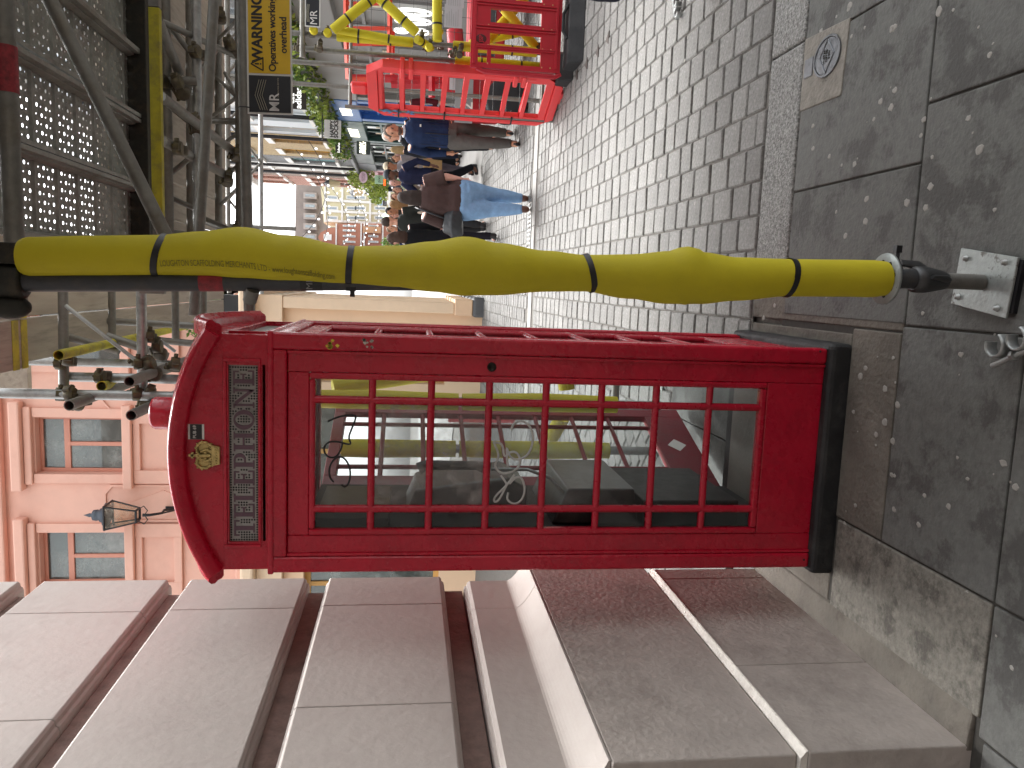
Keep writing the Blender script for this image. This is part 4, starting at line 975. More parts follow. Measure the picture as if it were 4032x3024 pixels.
# ================================================================ WARNING SIGN
ws = empty('warning_sign', (.982, 3.70, 2.243), radians(8), 'yellow and black warning sign reading operatives working overhead, tied to a scaffold tube', 'sign')
ws.rotation_euler = (0, radians(-2.2), radians(8))
SW, SH = .268, .098
MB().box(-SW, SW, 0, .004, -SH, SH).build('board', mat('sign_white', '#cfd0cc', .4, var=.05, vscale=10), ws, bevel=.0015)
MB().box(-.086, SW-.006, -.0012, -.0002, -SH+.008, SH-.008).build('yellow_field', mat('sign_yellow', '#d9b21d', .4, var=.08, vscale=9), ws)
dk = MB().box(-SW+.008, -.096, -.0012, -.0002, -SH+.008, SH-.008).build('logo_field', mat('sign_navy', '#1a2027', .4), ws)
SB_ = mat('sign_black', '#131313', .4)
text('WARNING', ws, SB_, T(.112, -.002, .05) @ FACE, size=.062, extrude=.0004, bold=.0022)
text('Operatives working', ws, SB_, T(.088, -.002, -.014) @ FACE, size=.0435, extrude=.0004, bold=.0009, space=.95)
text('overhead', ws, SB_, T(.088, -.002, -.062) @ FACE, size=.0435, extrude=.0004, bold=.0009)
m = MB(); tri = [(-.074, .028), (-.016, .028), (-.045, .08)]
for a, b in zip(tri, tri[1:]+tri[:1]): m.tube((a[0], -.0016, a[1]), (b[0], -.0016, b[1]), .003, 6)
m.box(-.048, -.042, -.003, -.001, .045, .063); m.box(-.048, -.042, -.003, -.001, .035, .041); m.build('hazard_triangle', SB_, ws)
LG_ = mat('logo_grey', '#b9b6a0', .4)
text('MR', dk, mat('logo_white', '#d6d6d4'), T(-.215, -.002, -.02) @ FACE, size=.06, extrude=.0003, bold=.0006)
m = MB()
for k in range(4):
    z = .012+k*.010; m.path([(-.25, -.0018, z), (-.185, -.0018, z+.022), (-.115, -.0018, z+.004)], .0011, 5)
m.build('logo_lines', LG_, dk)
text('SCAFFOLDING SERVICES', dk, LG_, T(-.148, -.002, -.036) @ FACE, size=.008, extrude=.0002)
m = MB()
m.path([(-.24, -.002, SH-.01), (-.24, -.01, SH+.03), (-.235, .03, SH+.05)], .0025, 6); m.path([(.25, -.002, SH-.01), (.255, -.012, SH+.03), (.25, .03, SH+.05)], .0025, 6); m.build('cable_tie', BLACKP, ws)

# loose swivel couplers lying on the ground
def loose(name, loc, rz, label):
    o = empty(name, loc, rz, label, 'coupler', 'loose scaffold couplers')
    m = MB(); n = 14
    for k in range(2):
        pts = [Vector((.03*cos(a)+k*.075, .03*sin(a), .03)) for a in [(-.6+5.0*i/n)+(pi if k else 0)*0 for i in range(n)]]
        m.path(pts, [(.005, .019)]*n, 8, smooth=True)
    m.build('clamp_ring', GALV, o); MB().tube((-.02, .035, .03), (.1, .05, .035), .008, 8).build('clamp_bolt', GALV, o)
    MB().lathe([(.014, 0), (.014, .012), (.001, .013)], n=6, M=Matrix.Rotation(pi/2, 3, 'Y')).build('clamp_nut', GALV, o, M=T(.02, .04, .034))
    return o
def gpt(U, V):
    d = FW+RT*((U-1512)/FPX)-UP*((V-2016)/FPX); q = CAMP+d*(-CAMH/d.z)
    if q.y > 3.45: q = CAMP+d*((CAMH+.03*3.45)/(.03*d.y-d.z))
    return q
loose('loose_coupler', gpt(2975, 2690), .4, 'silver swivel coupler lying on the setts at the right edge')
loose('loose_coupler', gpt(1690, 4062)+Vector((0, 0, .002)), 1.9, 'silver coupler lying on the pavement beside the scaffold base plate')
# ================================================================ SCAFFOLD TOWER, BARRIERS AND LIFT ON THE RIGHT
tw_ = empty('scaffold_tower', (2.2, 7.6, ground_z(7.6)), 0, 'scaffold tower with yellow foam wrapped tubes behind the red barriers', 'scaffold')
TO = Vector((2.2, 7.6, ground_z(7.6)))
tt = lambda a, b, r=.0242, m=GALVD, **k: tube(tw_, TO, a, b, r, m, **k)
gz = ground_z(7.6)
for x, y in ((2.222, 7.6), (2.131, 7.75), (2.10, 8.1), (3.4, 7.6), (3.4, 9.0), (2.13, 9.1)):
    tt((x, y, gz), (x, y, 5.2), .0242, GALVD)
    MB().box(x-.08-TO.x, x+.08-TO.x, y-.08-TO.y, y+.08-TO.y, .001, .012).build('base_plate', GALV, tw_)
def foam(a, b, r=.044):
    a, b = Vector(a)-TO, Vector(b)-TO; c = a.lerp(b, .5)+Vector((.003, 0, .002))
    MB().path([a, a.lerp(b, .02), c, a.lerp(b, .98), b], [r*.9, r, r*1.03, r, r*.9], 14).build('foam_sleeve', FOAM, tw_)
    d = (b-a).normalized()
    for t in (.3, .72):
        q = a.lerp(b, t); MB().path([q-d*.008, q+d*.008], r*1.09, 14).build('zip_tie', BLACKP, tw_)
foam((2.222, 7.6, 1.62), (2.222, 7.6, 2.32)); foam((2.222, 7.6, .45), (2.222, 7.6, 1.25)); foam((2.131, 7.75, .3), (2.131, 7.75, 1.22)); foam((2.20, 7.54, 1.65), (2.25, 7.5, 2.3), .036)
foam(P(2905, 1310, 7.4), P(3060, 1505, 7.4)); foam(P(3060, 1462, 7.4), P(2895, 1640, 7.4)); foam(P(3100, 1722, 7.4), P(2862, 1722, 7.4)); foam(P(3060, 1925, 7.65), P(2838, 2110, 7.65)); foam(P(3060, 2090, 7.7), P(2840, 1900, 7.7)); foam(P(2905, 2085, 7.9), P(2850, 1850, 7.9), .04); foam(P(2870, 1640, 7.45), P(2835, 1700, 7.65), .036)
foam((2.25, 7.6, .36), (3.4, 7.6, .34))
for z in (3.28, 2.62): tt((1.2 if z > 3 else 2.0, 7.55, z), (3.6, 7.55, z), .0242, GALVD)
tt((-.2, 9.15, 3.28), (3.6, 9.17, 3.29), .0242, GALV); tt((-.2, 9.1, 3.62), (3.6, 9.12, 3.65), .0242, GALVD)
for k in range(8): tt((.0+k*.42, 9.13, 3.28 if k % 2 else 3.63), (.42+k*.42, 9.13, 3.63 if k % 2 else 3.28), .014, GALVD)
tt((.55, 9.15, 2.9), (.55, 9.15, 5), .0242, GALVD); tt((.2, 9.15, 2.9), (.2, 9.15, 5), .0242, GALVD)
tt((2.6, 7.56, 4.3), (3.3, 7.56, 2.6), .024); tt((1.7, 7.8, 4.6), (3.3, 7.9, 3.0), .024); tt((1.0, 9.2, 4.8), (2.6, 9.0, 3.2), .02)
for (U, V_, y, rz) in ((2895, 1230, 7.55, 0), (2850, 1260, 7.65, .5), (2900, 1290, 7.5, 0), (2885, 1660, 7.5, 0), (2850, 1690, 7.6, .4), (2895, 1725, 7.5, .9), (2845, 1740, 7.65, 0), (2830, 1790, 7.6, .5), (2835, 2120, 7.65, 0), (2835, 1815, 7.5, 1), (2940, 1230, 7.5, 0), (2860, 1180, 7.6, 1)):
    coupler(tw_, TO, P(U, V_, y), rz, .2)
for U, V_ in ((2905, 1235), (2895, 1290), (2900, 1730), (2838, 1690)): 
    q = P(U, V_, 7.45)-TO; MB().lathe([(.035, -.03), (.04, 0), (.03, .04)], q, 10, M=Matrix.Rotation(pi/2, 3, 'X')).build('foam_cap', FOAM, tw_)
# small black logo board on the tower
sb = empty('logo_board', P(2992, 1232, 7.4), 0, 'small black and white company logo board tied to the scaffold tower', 'sign')
MB().box(-.16, .16, 0, .004, -.065, .07).build('board', mat('sign_white', '#cfd0cc'), sb); MB().box(-.15, .15, -.001, -.0002, -.055, .06).build('logo_field', mat('sign_navy', '#1a2027'), sb)
text('MR', sb, mat('logo_white', '#d6d6d4'), T(-.08, -.002, -.01) @ FACE, size=.09, extrude=.0005)
m = MB()
for k in range(3): m.path([(-.12, -.002, .028+k*.009), (-.06, -.002, .04+k*.009), (.03, -.002, .03+k*.009)], .0014, 5)
m.build('logo_lines', LG_, sb)
# notices pinned on the tower
for i, (U, V_) in enumerate(((2960, 1787), (3040, 1795))):
    o = empty('paper_notice', P(U, V_, 7.35), 0, ['white printed paper notice pinned on the scaffold, left of a pair', 'white printed paper notice pinned on the scaffold at the right edge'][i], 'notice', 'paper notices on the scaffold')
    MB().box(-.1, .1, 0, .002, -.075, .085).build('sheet', mat('paper', '#b9b8bb', .8, var=.04, vscale=20), o)
    m = MB()
    for k in range(6): m.box(-.085, .02+.06*((k*7) % 3)/3, -.001, -.0002, .06-k*.02, .063-k*.02)
    m.build('print_lines', mat('grey_print', '#8f8f8f'), o)

# ---- dark red barrier, right
BRED = mat('dark_red_plastic', '#b30f26', .38, var=.08, vscale=6, dirt='#7a1a24', dscale=4, damt=.3)
b1 = empty('barrier', (1.965, 7.32, ground_z(7.3)), 0, 'dark red plastic barrier with vertical slots standing beside the black rubber weights', 'barrier')
fnB = lambda a, b, d: (a, d, b)
ops = [(.075, .17, .70, .80), (.075, .17, .18, .62)]
for k in range(6): ops.append((.235+k*.225, .36+k*.225, .20, .62))
m = MB(); wall_open(m, fnB, 0, 1.6, .16, .985, [(.045, .165, .34, .80), (.045, .165, .835, .92)]+[(.195+k*.205, .315+k*.205, .345, .815) for k in range(6)], -.02, .02)
m.build('panel', BRED, b1, weld=True)
m = MB()
for k in range(4): m.box(.186+k*.0, .2, -.03, -.0205, .2, .95); break
for z in (.2, .955): m.box(.03, 1.6, -.03, -.0205, z-.015, z+.015)
for x in (.172, .335, .36, .54, .565): m.box(x, x+.012, -.032, -.0205, .2, .94)
tag(m.build('ribs', BRED, b1, bevel=.004), kind='stuff')
m = MB(); m.path([(0, 0, .15), (-.03, 0, .2), (-.03, 0, .85), (0, 0, .93)], .022, 8); m.build('end_rail', BRED, b1)
lg = MB(); lg.ell((.25, -.022, .895), .04, .003, .05, 20, 6); lg = lg.build('logo_badge', mat('dark_red_badge', '#4d0a14', .4), b1)
text('JSP', lg, BRED, T(.25, -.0265, .895) @ FACE, size=.05, extrude=.0008, bold=.001)
rv = MB()
for x in (.04, .2, .375, .59):
    for z in (.25, .33, .83): rv.ell((x, -.0215, z), .008, .004, .008, 8, 4)
rv.build('rivet', mat('brass_rivet', '#c98a5a', .4), b1)
# ---- bright red barrier stood on end
SRED = mat('bright_red_plastic', '#e23c40', .36, var=.08, vscale=4, dirt='#c24a48', dscale=2.5, damt=.4)
b2 = empty('barrier', (1.885, 8.0, ground_z(8.0)), radians(-69), 'bright red plastic barrier stood on end against a fence post, with blue scuff', 'barrier')
W2, H2 = .40, 1.92
opn = [(-.285, .285, .17+k*.205, .17+k*.205+.163) for k in range(8)]
cc = .12
m = MB(); wall_open(m, fnB, -.335, .335, .10, H2-.1, opn, -.03, .03); m.build('panel', SRED, b2, weld=True, bevel=.012)
m = MB()
out = [(-W2+cc, .02), (W2-cc, .02), (W2, .02+cc*1.3), (W2, H2-cc*1.3), (W2-cc, H2), (-W2+cc, H2), (-W2, H2-cc*1.3), (-W2, .02+cc*1.3)]
inn = [(-.335, .10), (.335, .10), (.3351, .1001), (.3351, H2-.1001), (.335, H2-.1), (-.335, H2-.1), (-.3351, H2-.1001), (-.3351, .1001)]
for i in range(8):
    j = (i+1) % 8; a, b, c, d = out[i], out[j], inn[j], inn[i]
    m.prism([a, b, c, d], -.045, .045, fnB)
m.build('outer_frame', SRED, b2, bevel=.01, weld=True)
for x in (-.368, .368):
    for z0, z1 in ((.3, .8), (1.0, 1.62)): MB().path([(x, -.0455, z0), (x, -.0455, z1)], [(.003, .02)]*2, 10).build('raised_rib', SRED, b2)
for z in (.42, .50, 1.50, 1.58): MB().box(.27, .43, -.075, .06, z-.022, z+.022).build('clip_lug', SRED, b2, bevel=.012)
MB().box(-.1, .06, -.03, .03, H2, H2+.16).build('top_tongue', SRED, b2, bevel=.025, seg=3)
MB().box(-.02, .16, -.03, .03, -.06, .018).build('bottom_tongue', SRED, b2, bevel=.01)
rb = random.Random(4); m = MB()
for _ in range(26):
    x, z, s = rb.uniform(-.38, -.29), rb.uniform(1.45, 1.8), rb.uniform(.01, .035); m.add([(x-s*.5, -.0462, z), (x, -.0462, z-s), (x+s*.5, -.0462, z+.3*s), (x, -.0462, z+s)], [(0, 1, 2, 3)])
m.build('blue_scuff', mat('blue_scuff', '#4f7fa8', .6), b2)
for z in (.45, 1.15, 1.62): MB().box(-.41, -.29, -.05, .05, z-.008, z+.008).build('cable_tie', BLACKP, b2)
# ---- rubber weights
RUB = mat('black_rubber', '#1d1e20', .75, var=.2, vscale=12, bump=.3, bscale=50)
for i, (x0, x1, y0, y1, lab) in enumerate(((2.02, 2.75, 7.05, 7.42, 'long black rubber weight block under the dark red barrier'), (1.95, 2.2, 7.42, 7.72, 'wedge shaped black rubber foot under the scaffold tower'))):
    o = empty('rubber_weight', (x0, y0, ground_z(y0)), 0, lab, 'weight', 'black rubber weights under the tower')
    MB().prism([(0, 0), (y1-y0, 0), (y1-y0-.03, .13), (.1, .13)], 0, x1-x0, lambda a, b, c: (c, a, b)).build('block', RUB, o, bevel=.012)
    MB().path([((x1-x0)*.3, .12, .135), ((x1-x0)*.4, .16, .17), ((x1-x0)*.6, .16, .17), ((x1-x0)*.7, .12, .135)], .014, 8).build('handle', RUB, o)
# ---- mesh fence
mf = empty('mesh_fence', (1.75, 8.3, ground_z(8.3)), 0, 'welded wire mesh fence panel on grey posts behind the barriers', 'fence')
for x in (0.0, 2.2): MB().tube((x, 0, 0), (x, 0, 2.15), .021, 12).build('post', GALVD, mf)
for z in (.12, 2.1): MB().tube((.022, 0, z), (2.18, 0, z), .018, 10).build('rail', GALVD, mf)
m = MB()
for k in range(14): m.tube((.15*k+.06, 0, .13), (.15*k+.06, 0, 2.09), .0022, 4)
for k in range(14): m.tube((.02, .004, .22+.14*k), (2.18, .004, .22+.14*k), .0022, 4)
tag(m.build('wire_mesh', mat('fence_wire', '#4a4a4a', .5, .5), mf), kind='stuff')
# ---- red access lift
LRED = mat('lift_red_paint', '#b3202c', .4, var=.12, vscale=8); LOR = mat('lift_orange_red', '#d2472f', .45, var=.1, vscale=8)
lf = empty('access_lift', (3.13, 9.9, ground_z(9.9)), 0, 'red wheeled access lift with guard rails parked behind the mesh fence', 'access lift')
LO = Vector((3.13, 9.9, ground_z(9.9)))
def lt(a, b, r=.03, m=LOR, nm='guard_rail'):
    a, b = Vector(a)-LO, Vector(b)-LO; MB().path([a, b], r, 4 if r > .02 else 8, smooth=False).build(nm, m, lf)
YL = 9.9
R_ = lambda U0, V0, U1, V1, y=YL, **k: lt(P(U0, V0, y), P(U1, V1, y), **k)
R_(2915, 1362, 2712, 1372, r=.035); R_(2915, 1535, 2740, 1530); R_(2900, 1545, 2700, 1545, y=10.3); R_(2912, 1362, 2912, 1545, r=.025); R_(2712, 1372, 2712, 1470); R_(2850, 1362, 2850, 1530, y=10.2, r=.022); R_(3090, 1362, 2915, 1362); R_(3090, 1535, 2915, 1535); R_(3010, 1362, 3010, 1535, r=.024)
R_(2715, 1380, 2715, 1820, y=10.2, r=.05, m=LRED, nm='mast'); R_(2690, 1540, 2690, 1900, y=10.1, r=.05, m=LRED, nm='mast'); R_(2770, 1700, 2640, 1700, y=10.0, r=.04, m=LRED, nm='cross_beam')
q = P(2700, 1790, 9.8)-LO; MB().box(q.x-.12, q.x+.12, -.05, .1, q.z-.1, q.z+.1).build('control_box', LRED, lf, bevel=.01); MB().box(q.x-.08, q.x+.08, -.054, -.0505, q.z-.05, q.z+.06).build('data_plate', mat('paper', '#b9b8bb'), lf)
MB().box(-1.0, .8, .1, .7, .3, .75).build('chassis', LRED, lf, bevel=.03)
MB().box(-.3, .9, .08, .099, .42, .68).build('panel_door', mat('lift_dark', '#3d3f42', .5), lf, bevel=.01)
for x in (-.85, .6):
    wl = MB().lathe([(.12, -.1), (.24, -.1), (.27, -.07), (.27, .07), (.24, .1), (.12, .1)], n=24, M=Matrix.Rotation(pi/2, 3, 'X')).build('wheel', mat('tyre_rubber', '#232326', .8, bump=.2, bscale=60), lf, M=T(x, .0, .27))
    MB().lathe([(.02, -.105), (.115, -.105), (.12, -.09), (.12, .09)], n=16, M=Matrix.Rotation(pi/2, 3, 'X')).build('wheel_hub', LRED, wl)
for s, U, V_ in (('29', 2625, 1840),):
    text(s, lf, WHITEP, T(*(P(U, V_, 9.75)-LO)) @ FACE, size=.22, extrude=.002)
MB().box(*(lambda q: (q.x-.3, q.x+.35, -.1, -.09, q.z-.1, q.z+.12))(P(2640, 1830, 9.8)-LO)).build('panel', mat('lift_grey', '#8f9294', .5), lf)
MB().tube(P(2905, 1790, 9.6)-LO, P(2780, 1800, 9.6)-LO, .1, 10).build('tank', LRED, lf)
# ================================================================ BUILDINGS DOWN THE STREET
FX = 4.6; GZ = ground_z(20)
DARKGL = mat('dark_shop_glass', '#2c333a', .12, var=.5, vscale=.8, spec=.8)
PALEGL = mat('pale_reflecting_glass', '#8f9aa2', .15, var=.4, vscale=.9, spec=.8)
FRAMEW = mat('white_window_frame', '#d9d8d2', .5, var=.05, vscale=8)
def brick_mat(name, c1, c2, mortar, scale=1.0):
    if name in MATS: return MATS[name]
    m = mat(name, c1, .85, var=.2, vscale=2); t = m.node_tree; b = t.nodes['Principled BSDF']
    tc = t.nodes.new('ShaderNodeTexCoord'); mp = t.nodes.new('ShaderNodeMapping'); mp.inputs['Rotation'].default_value = (radians(90), 0, radians(90))
    ad = t.nodes.new('ShaderNodeSeparateXYZ'); cb = t.nodes.new('ShaderNodeCombineXYZ'); s2 = t.nodes.new('ShaderNodeMath'); s2.operation = 'ADD'
    t.links.new(tc.outputs['Object'], ad.inputs[0]); t.links.new(ad.outputs[0], s2.inputs[0]); t.links.new(ad.outputs[1], s2.inputs[1]); t.links.new(s2.outputs[0], cb.inputs[0]); t.links.new(ad.outputs[2], cb.inputs[1])
    br = t.nodes.new('ShaderNodeTexBrick'); br.inputs['Scale'].default_value = 4.4*scale; br.inputs['Color1'].default_value = (*srgb(c1), 1); br.inputs['Color2'].default_value = (*srgb(c2), 1); br.inputs['Mortar'].default_value = (*srgb(mortar), 1); br.inputs['Mortar Size'].default_value = .03
    t.links.new(cb.outputs[0], br.inputs['Vector']); t.links.new(br.outputs['Color'], b.inputs['Base Color'])
    bp = t.nodes.new('ShaderNodeBump'); bp.inputs['Strength'].default_value = .4; bp.inputs['Distance'].default_value = .01; bp.invert = True
    t.links.new(br.outputs['Fac'], bp.inputs['Height']); t.links.new(bp.outputs[0], b.inputs['Normal'])
    return m
YBR = brick_mat('yellow_stock_brick', '#b8a273', '#a08a60', '#9c917d'); BBR = brick_mat('brown_brick', '#8a7264', '#6f5b50', '#9a9086'); RBR = brick_mat('red_brick', '#a5604c', '#8c4a3a', '#b0a394'); GBR = brick_mat('grey_painted_brick', '#77797a', '#666869', '#8d8f90')
PALE = mat('pale_blue_render', '#cfd9de', .7, var=.04, vscale=2); WREND = mat('white_render', '#dddcd8', .7, var=.04, vscale=2); GREYP = mat('grey_shop_paint', '#8d8d8b', .55, var=.05, vscale=3); DGREY = mat('dark_grey_cladding', '#4a4c4c', .55, var=.1, vscale=4)
def shop_house(name, label, y0, y1, top, upper, shop, fascia_txt=None, fz=(3.05, 3.72), frame=FRAMEW, nwin=2, storeys=2, winw=.9, glass=DARKGL, txtmat=None, x=FX, txtsize=.4, z1st=4.6):
    o = empty(name, (x, (y0+y1)/2, GZ), 0, label, 'building'); O = Vector((x, (y0+y1)/2, GZ))
    fn = lambda a, b, d: (d, a-O.y, b-O.z)
    ops = []; Wd = (y1-y0)
    for s in range(storeys):
        zc = z1st+s*2.9
        for k in range(nwin):
            c = y0+Wd*(k+.5)/nwin; ops.append((c-winw/2, c+winw/2, zc, zc+1.7))
    m = MB(); wall_open(m, fn, y0+.01, y1-.01, fz[1]+.12, top, ops, 0, .3); m.build('upper_wall', upper, o)
    MB().prism([(y0+.01, fz[1]+.12), (y1-.01, fz[1]+.12), (y1-.01, top), (y0+.01, top)], .35, 7, fn).build('rear_block', upper, o)
    for (a, b, c, d) in ops:
        w_ = MB(); cm_ = (c+d)/2
        for q in ((a, a+.07, c, d), (b-.07, b, c, d), (a+.07, b-.07, c, c+.07), (a+.07, b-.07, d-.07, d), (a+.07, b-.07, cm_-.03, cm_+.03)): w_.prism([(q[0], q[2]), (q[1], q[2]), (q[1], q[3]), (q[0], q[3])], .1, .17, fn)
        wf = w_.build('window_frame', frame, o)
        MB().prism([(a+.05, c+.05), (b-.05, c+.05), (b-.05, d-.05), (a+.05, d-.05)], .14, .15, fn).build('window_pane', PALEGL, wf)
        MB().prism([(a-.1, c-.12), (b+.1, c-.12), (b+.1, c-.005), (a-.1, c-.005)], -.1, .1, fn).build('window_sill', FRAMEW, o)
        MB().prism([(a-.12, d+.005), (b+.12, d+.005), (b+.12, d+.22), (a-.12, d+.22)], -.04, 0, fn).build('window_lintel', FRAMEW, o)
    MB().prism([(y0, top), (y1, top), (y1, top+.3), (y0, top+.3)], -.25, .4, fn).build('cornice', WREND, o, bevel=.05)
    # shopfront
    MB().prism([(y0+.02, fz[0]), (y1-.02, fz[0]), (y1-.02, fz[1]), (y0+.02, fz[1])], -.12, .2, fn).build('fascia', shop, o, bevel=.02)
    MB().prism([(y0, fz[1]+.002), (y1, fz[1]+.002), (y1, fz[1]+.118), (y0, fz[1]+.118)], -.3, .2, fn).build('fascia_cornice', DGREY if shop != GREYP else GREYP, o, bevel=.03)
    for yy in (y0+.02, y1-.32): MB().prism([(yy, GZ-.4), (yy+.3, GZ-.4), (yy+.3, fz[0]-.002), (yy, fz[0]-.002)], -.1, .2, fn).build('shop_pilaster', shop, o, bevel=.015)
    MB().prism([(y0+.325, GZ-.4), (y1-.325, GZ-.4), (y1-.325, GZ+.5), (y0+.325, GZ+.5)], 0, .2, fn).build('stall_riser', shop, o)
    n = max(1, int(round(Wd/1.3)))
    for k in range(n):
        a, b = y0+.33+(Wd-.66)*k/n, y0+.33+(Wd-.66)*(k+1)/n
        f = MB()
        for q in ((a, a+.05, GZ+.502, fz[0]-.01), (b-.05, b, GZ+.502, fz[0]-.01), (a+.05, b-.05, fz[0]-.5, fz[0]-.44)): f.prism([(q[0], q[2]), (q[1], q[2]), (q[1], q[3]), (q[0], q[3])], .02, .12, fn)
        f = f.build('shop_window_frame', shop, o)
        MB().prism([(a+.04, GZ+.51), (b-.04, GZ+.51), (b-.04, fz[0]-.012), (a+.04, fz[0]-.012)], .07, .08, fn).build('shop_window_pane', glass, f)
        rs = random.Random(int(a*100))
        for _ in range(3):
            cy_, cz_ = rs.uniform(a+.1, b-.2), rs.uniform(GZ+.7, 2.6)
            MB().prism([(cy_, cz_), (cy_+.16, cz_), (cy_+.16, cz_+.22), (cy_, cz_+.22)], .055, .066, fn).build('window_display', mat('lit_display', '#e6dcc0', .6), f)
    if fascia_txt:
        M_ = Matrix(((0, 0, -1, -.126), (-1, 0, 0, 0), (0, 1, 0, (fz[0]+fz[1])/2-O.z), (0, 0, 0, 1)))
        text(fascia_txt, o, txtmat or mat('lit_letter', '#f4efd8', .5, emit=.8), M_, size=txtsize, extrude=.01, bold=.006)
    return o
shop_house('shop_building', 'grey painted shop with wide windows and white ring logos behind the access lift', 9.6, 20.5, 8.6, DGREY, GREYP, None, (3.0, 3.75), nwin=5, storeys=1, glass=GREYP)
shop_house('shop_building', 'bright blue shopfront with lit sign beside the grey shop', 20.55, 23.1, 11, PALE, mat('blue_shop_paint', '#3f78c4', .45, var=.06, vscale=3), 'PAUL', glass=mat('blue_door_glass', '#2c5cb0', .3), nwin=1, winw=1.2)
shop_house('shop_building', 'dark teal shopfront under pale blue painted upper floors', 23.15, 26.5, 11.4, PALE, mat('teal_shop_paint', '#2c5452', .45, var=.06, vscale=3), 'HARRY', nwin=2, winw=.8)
shop_house('shop_building', 'yellow stock brick house above the dark spectacle shop', 26.55, 31.1, 11.8, YBR, mat('slate_green_paint', '#4b5654', .45, var=.06, vscale=3), None, nwin=2, winw=.9, frame=mat('mustard_frame', '#c79a3a', .5))
shop_house('shop_building', 'grey brick house with pale blue window frames beside the yellow brick house', 31.15, 33.0, 11.5, GBR, mat('grey_blue_shop', '#71777c', .5), None, nwin=1, winw=1.0, frame=mat('pale_teal_frame', '#8fc0c4', .5))
shop_house('shop_building', 'white rendered house above a pink shopfront', 33.05, 35.0, 11.6, WREND, mat('pink_shop_paint', '#d9a9b4', .5, var=.05, vscale=3), None, nwin=1)
shop_house('shop_building', 'brown brick house above the pale green shopfront', 35.05, 37.0, 10.6, BBR, mat('green_shop_paint', '#8fb584', .5, var=.05, vscale=3), None, nwin=1)
shop_house('shop_building', 'red brick house with white bay trim above a navy shopfront', 37.05, 40.4, 9.0, RBR, mat('navy_shop_paint', '#2a3346', .45, var=.06, vscale=3), None, fz=(3.05, 3.75), nwin=2, winw=.9)
# drainpipes
for i, (yy, lab) in enumerate(((23.12, 'black rainwater pipe between the blue and teal shops'), (33.02, 'black rainwater pipe between grey brick and white houses'), (35.02, 'black rainwater pipe between white and brown brick houses'), (26.52, 'black rainwater pipe between pale blue and yellow brick houses'))):
    o = MB().tube((FX-.1, yy, 3.9), (FX-.1, yy, 11), .06, 8).build('drainpipe', BLACKPAINT); tag(o, lab, 'drainpipe', 'rainwater pipes on the shop houses')
# leafy trough along the fascias
hd = empty('trailing_hedge', (FX-.25, 20, 3.8), 0, 'long trough of trailing pale green foliage running above the shopfronts', 'plant')
rnd = random.Random(9); m = MB(); m2 = MB()
y = 10.5
while y < 27.5:
    y += rnd.uniform(.16, .3); h = rnd.uniform(.3, .55)
    leaves(m if rnd.random() < .62 else m2, (rnd.uniform(-.12, .1), y-20, rnd.uniform(.0, .28)), (.34, .28, h*.62), 85, .06, rnd)
tag(m.build('foliage', LEAFY, hd), kind='stuff'); tag(m2.build('foliage_dark', LEAF, hd), kind='stuff')
MB().box(-.15, .15, -9.8, 7.6, -.02, .14).build('trough', DGREY, hd)
for i, (yy, zz_, r, lab) in enumerate(((33.4, 3.7, .75, 'leafy bush hanging over the pink shopfront'), (36.3, 3.2, .7, 'leafy bush beside the round pink sign'), (39.5, 3.3, .6, 'leafy bush over the navy shopfront'))):
    o = empty('hanging_bush', (FX-.35, yy, zz_), 0, lab, 'plant', 'bushes on the far shopfronts'); m = MB(); leaves(m, (0, 0, 0), (.5, r, r*.8), 700, .07, rnd); tag(m.build('foliage', LEAFY, o), kind='stuff')
# hanging signs (stand out from the walls, facing up the street)
def hang(name, label, U0, U1, V0, V1, y, face, lines, tm_, sizes, bracket=True, oval=False):
    c = P((U0+U1)/2, (V0+V1)/2, y); hw = abs((P(U1, V0, y)-P(U0, V0, y)).x)/2; hh = abs((P(U0, V1, y)-P(U0, V0, y)).z)/2
    o = empty(name, c, 0, label, 'sign', 'hanging shop signs')
    if oval: MB().prism([(hw*cos(2*pi*k/28), hh*sin(2*pi*k/28)) for k in range(28)], -.03, .03, lambda a, b, d: (a, d, b)).build('sign_board', face, o, bevel=.005)
    else: MB().box(-hw, hw, -.03, .03, -hh, hh).build('sign_board', face, o, bevel=.01)
    for (s, dz, sz) in lines: text(s, o, tm_, T(0, -.034, dz*hh) @ FACE, size=sz, extrude=.002, bold=sizes)
    if bracket:
        MB().tube((-hw*1.2, 0, hh*1.25), (hw*2.4, 0, hh*1.25), .015, 6).build('bracket_bar', BLACKPAINT, o)
        for s in (-.6, .6): MB().tube((s*hw, 0, hh), (s*hw, 0, hh*1.25), .008, 5).build('hanger', BLACKPAINT, o)
    return o
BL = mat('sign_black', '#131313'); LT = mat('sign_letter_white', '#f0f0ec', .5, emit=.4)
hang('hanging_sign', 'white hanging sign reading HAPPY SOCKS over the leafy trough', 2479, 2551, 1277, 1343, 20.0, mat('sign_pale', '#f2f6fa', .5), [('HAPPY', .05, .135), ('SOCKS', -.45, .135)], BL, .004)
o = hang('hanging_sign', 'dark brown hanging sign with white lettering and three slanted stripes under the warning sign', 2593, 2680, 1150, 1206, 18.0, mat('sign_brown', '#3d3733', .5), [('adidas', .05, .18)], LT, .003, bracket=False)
m = MB()
for k in range(3): m.prism([(-.1+k*.07, .1), (-.045+k*.07, .1), (-.09+k*.07, .15+.03*k), (-.13+k*.07, .13+.03*k)], -.036, -.031, lambda a, b, d: (a, d, b))
m.build('stripes', LT, o)
hang('hanging_sign', 'small black hanging sign with white script on the yellow brick house', 2424, 2470, 1325, 1344, 24.5, mat('sign_black_face', '#22242a', .5), [('Schuhead', 0, .10)], LT, .001)
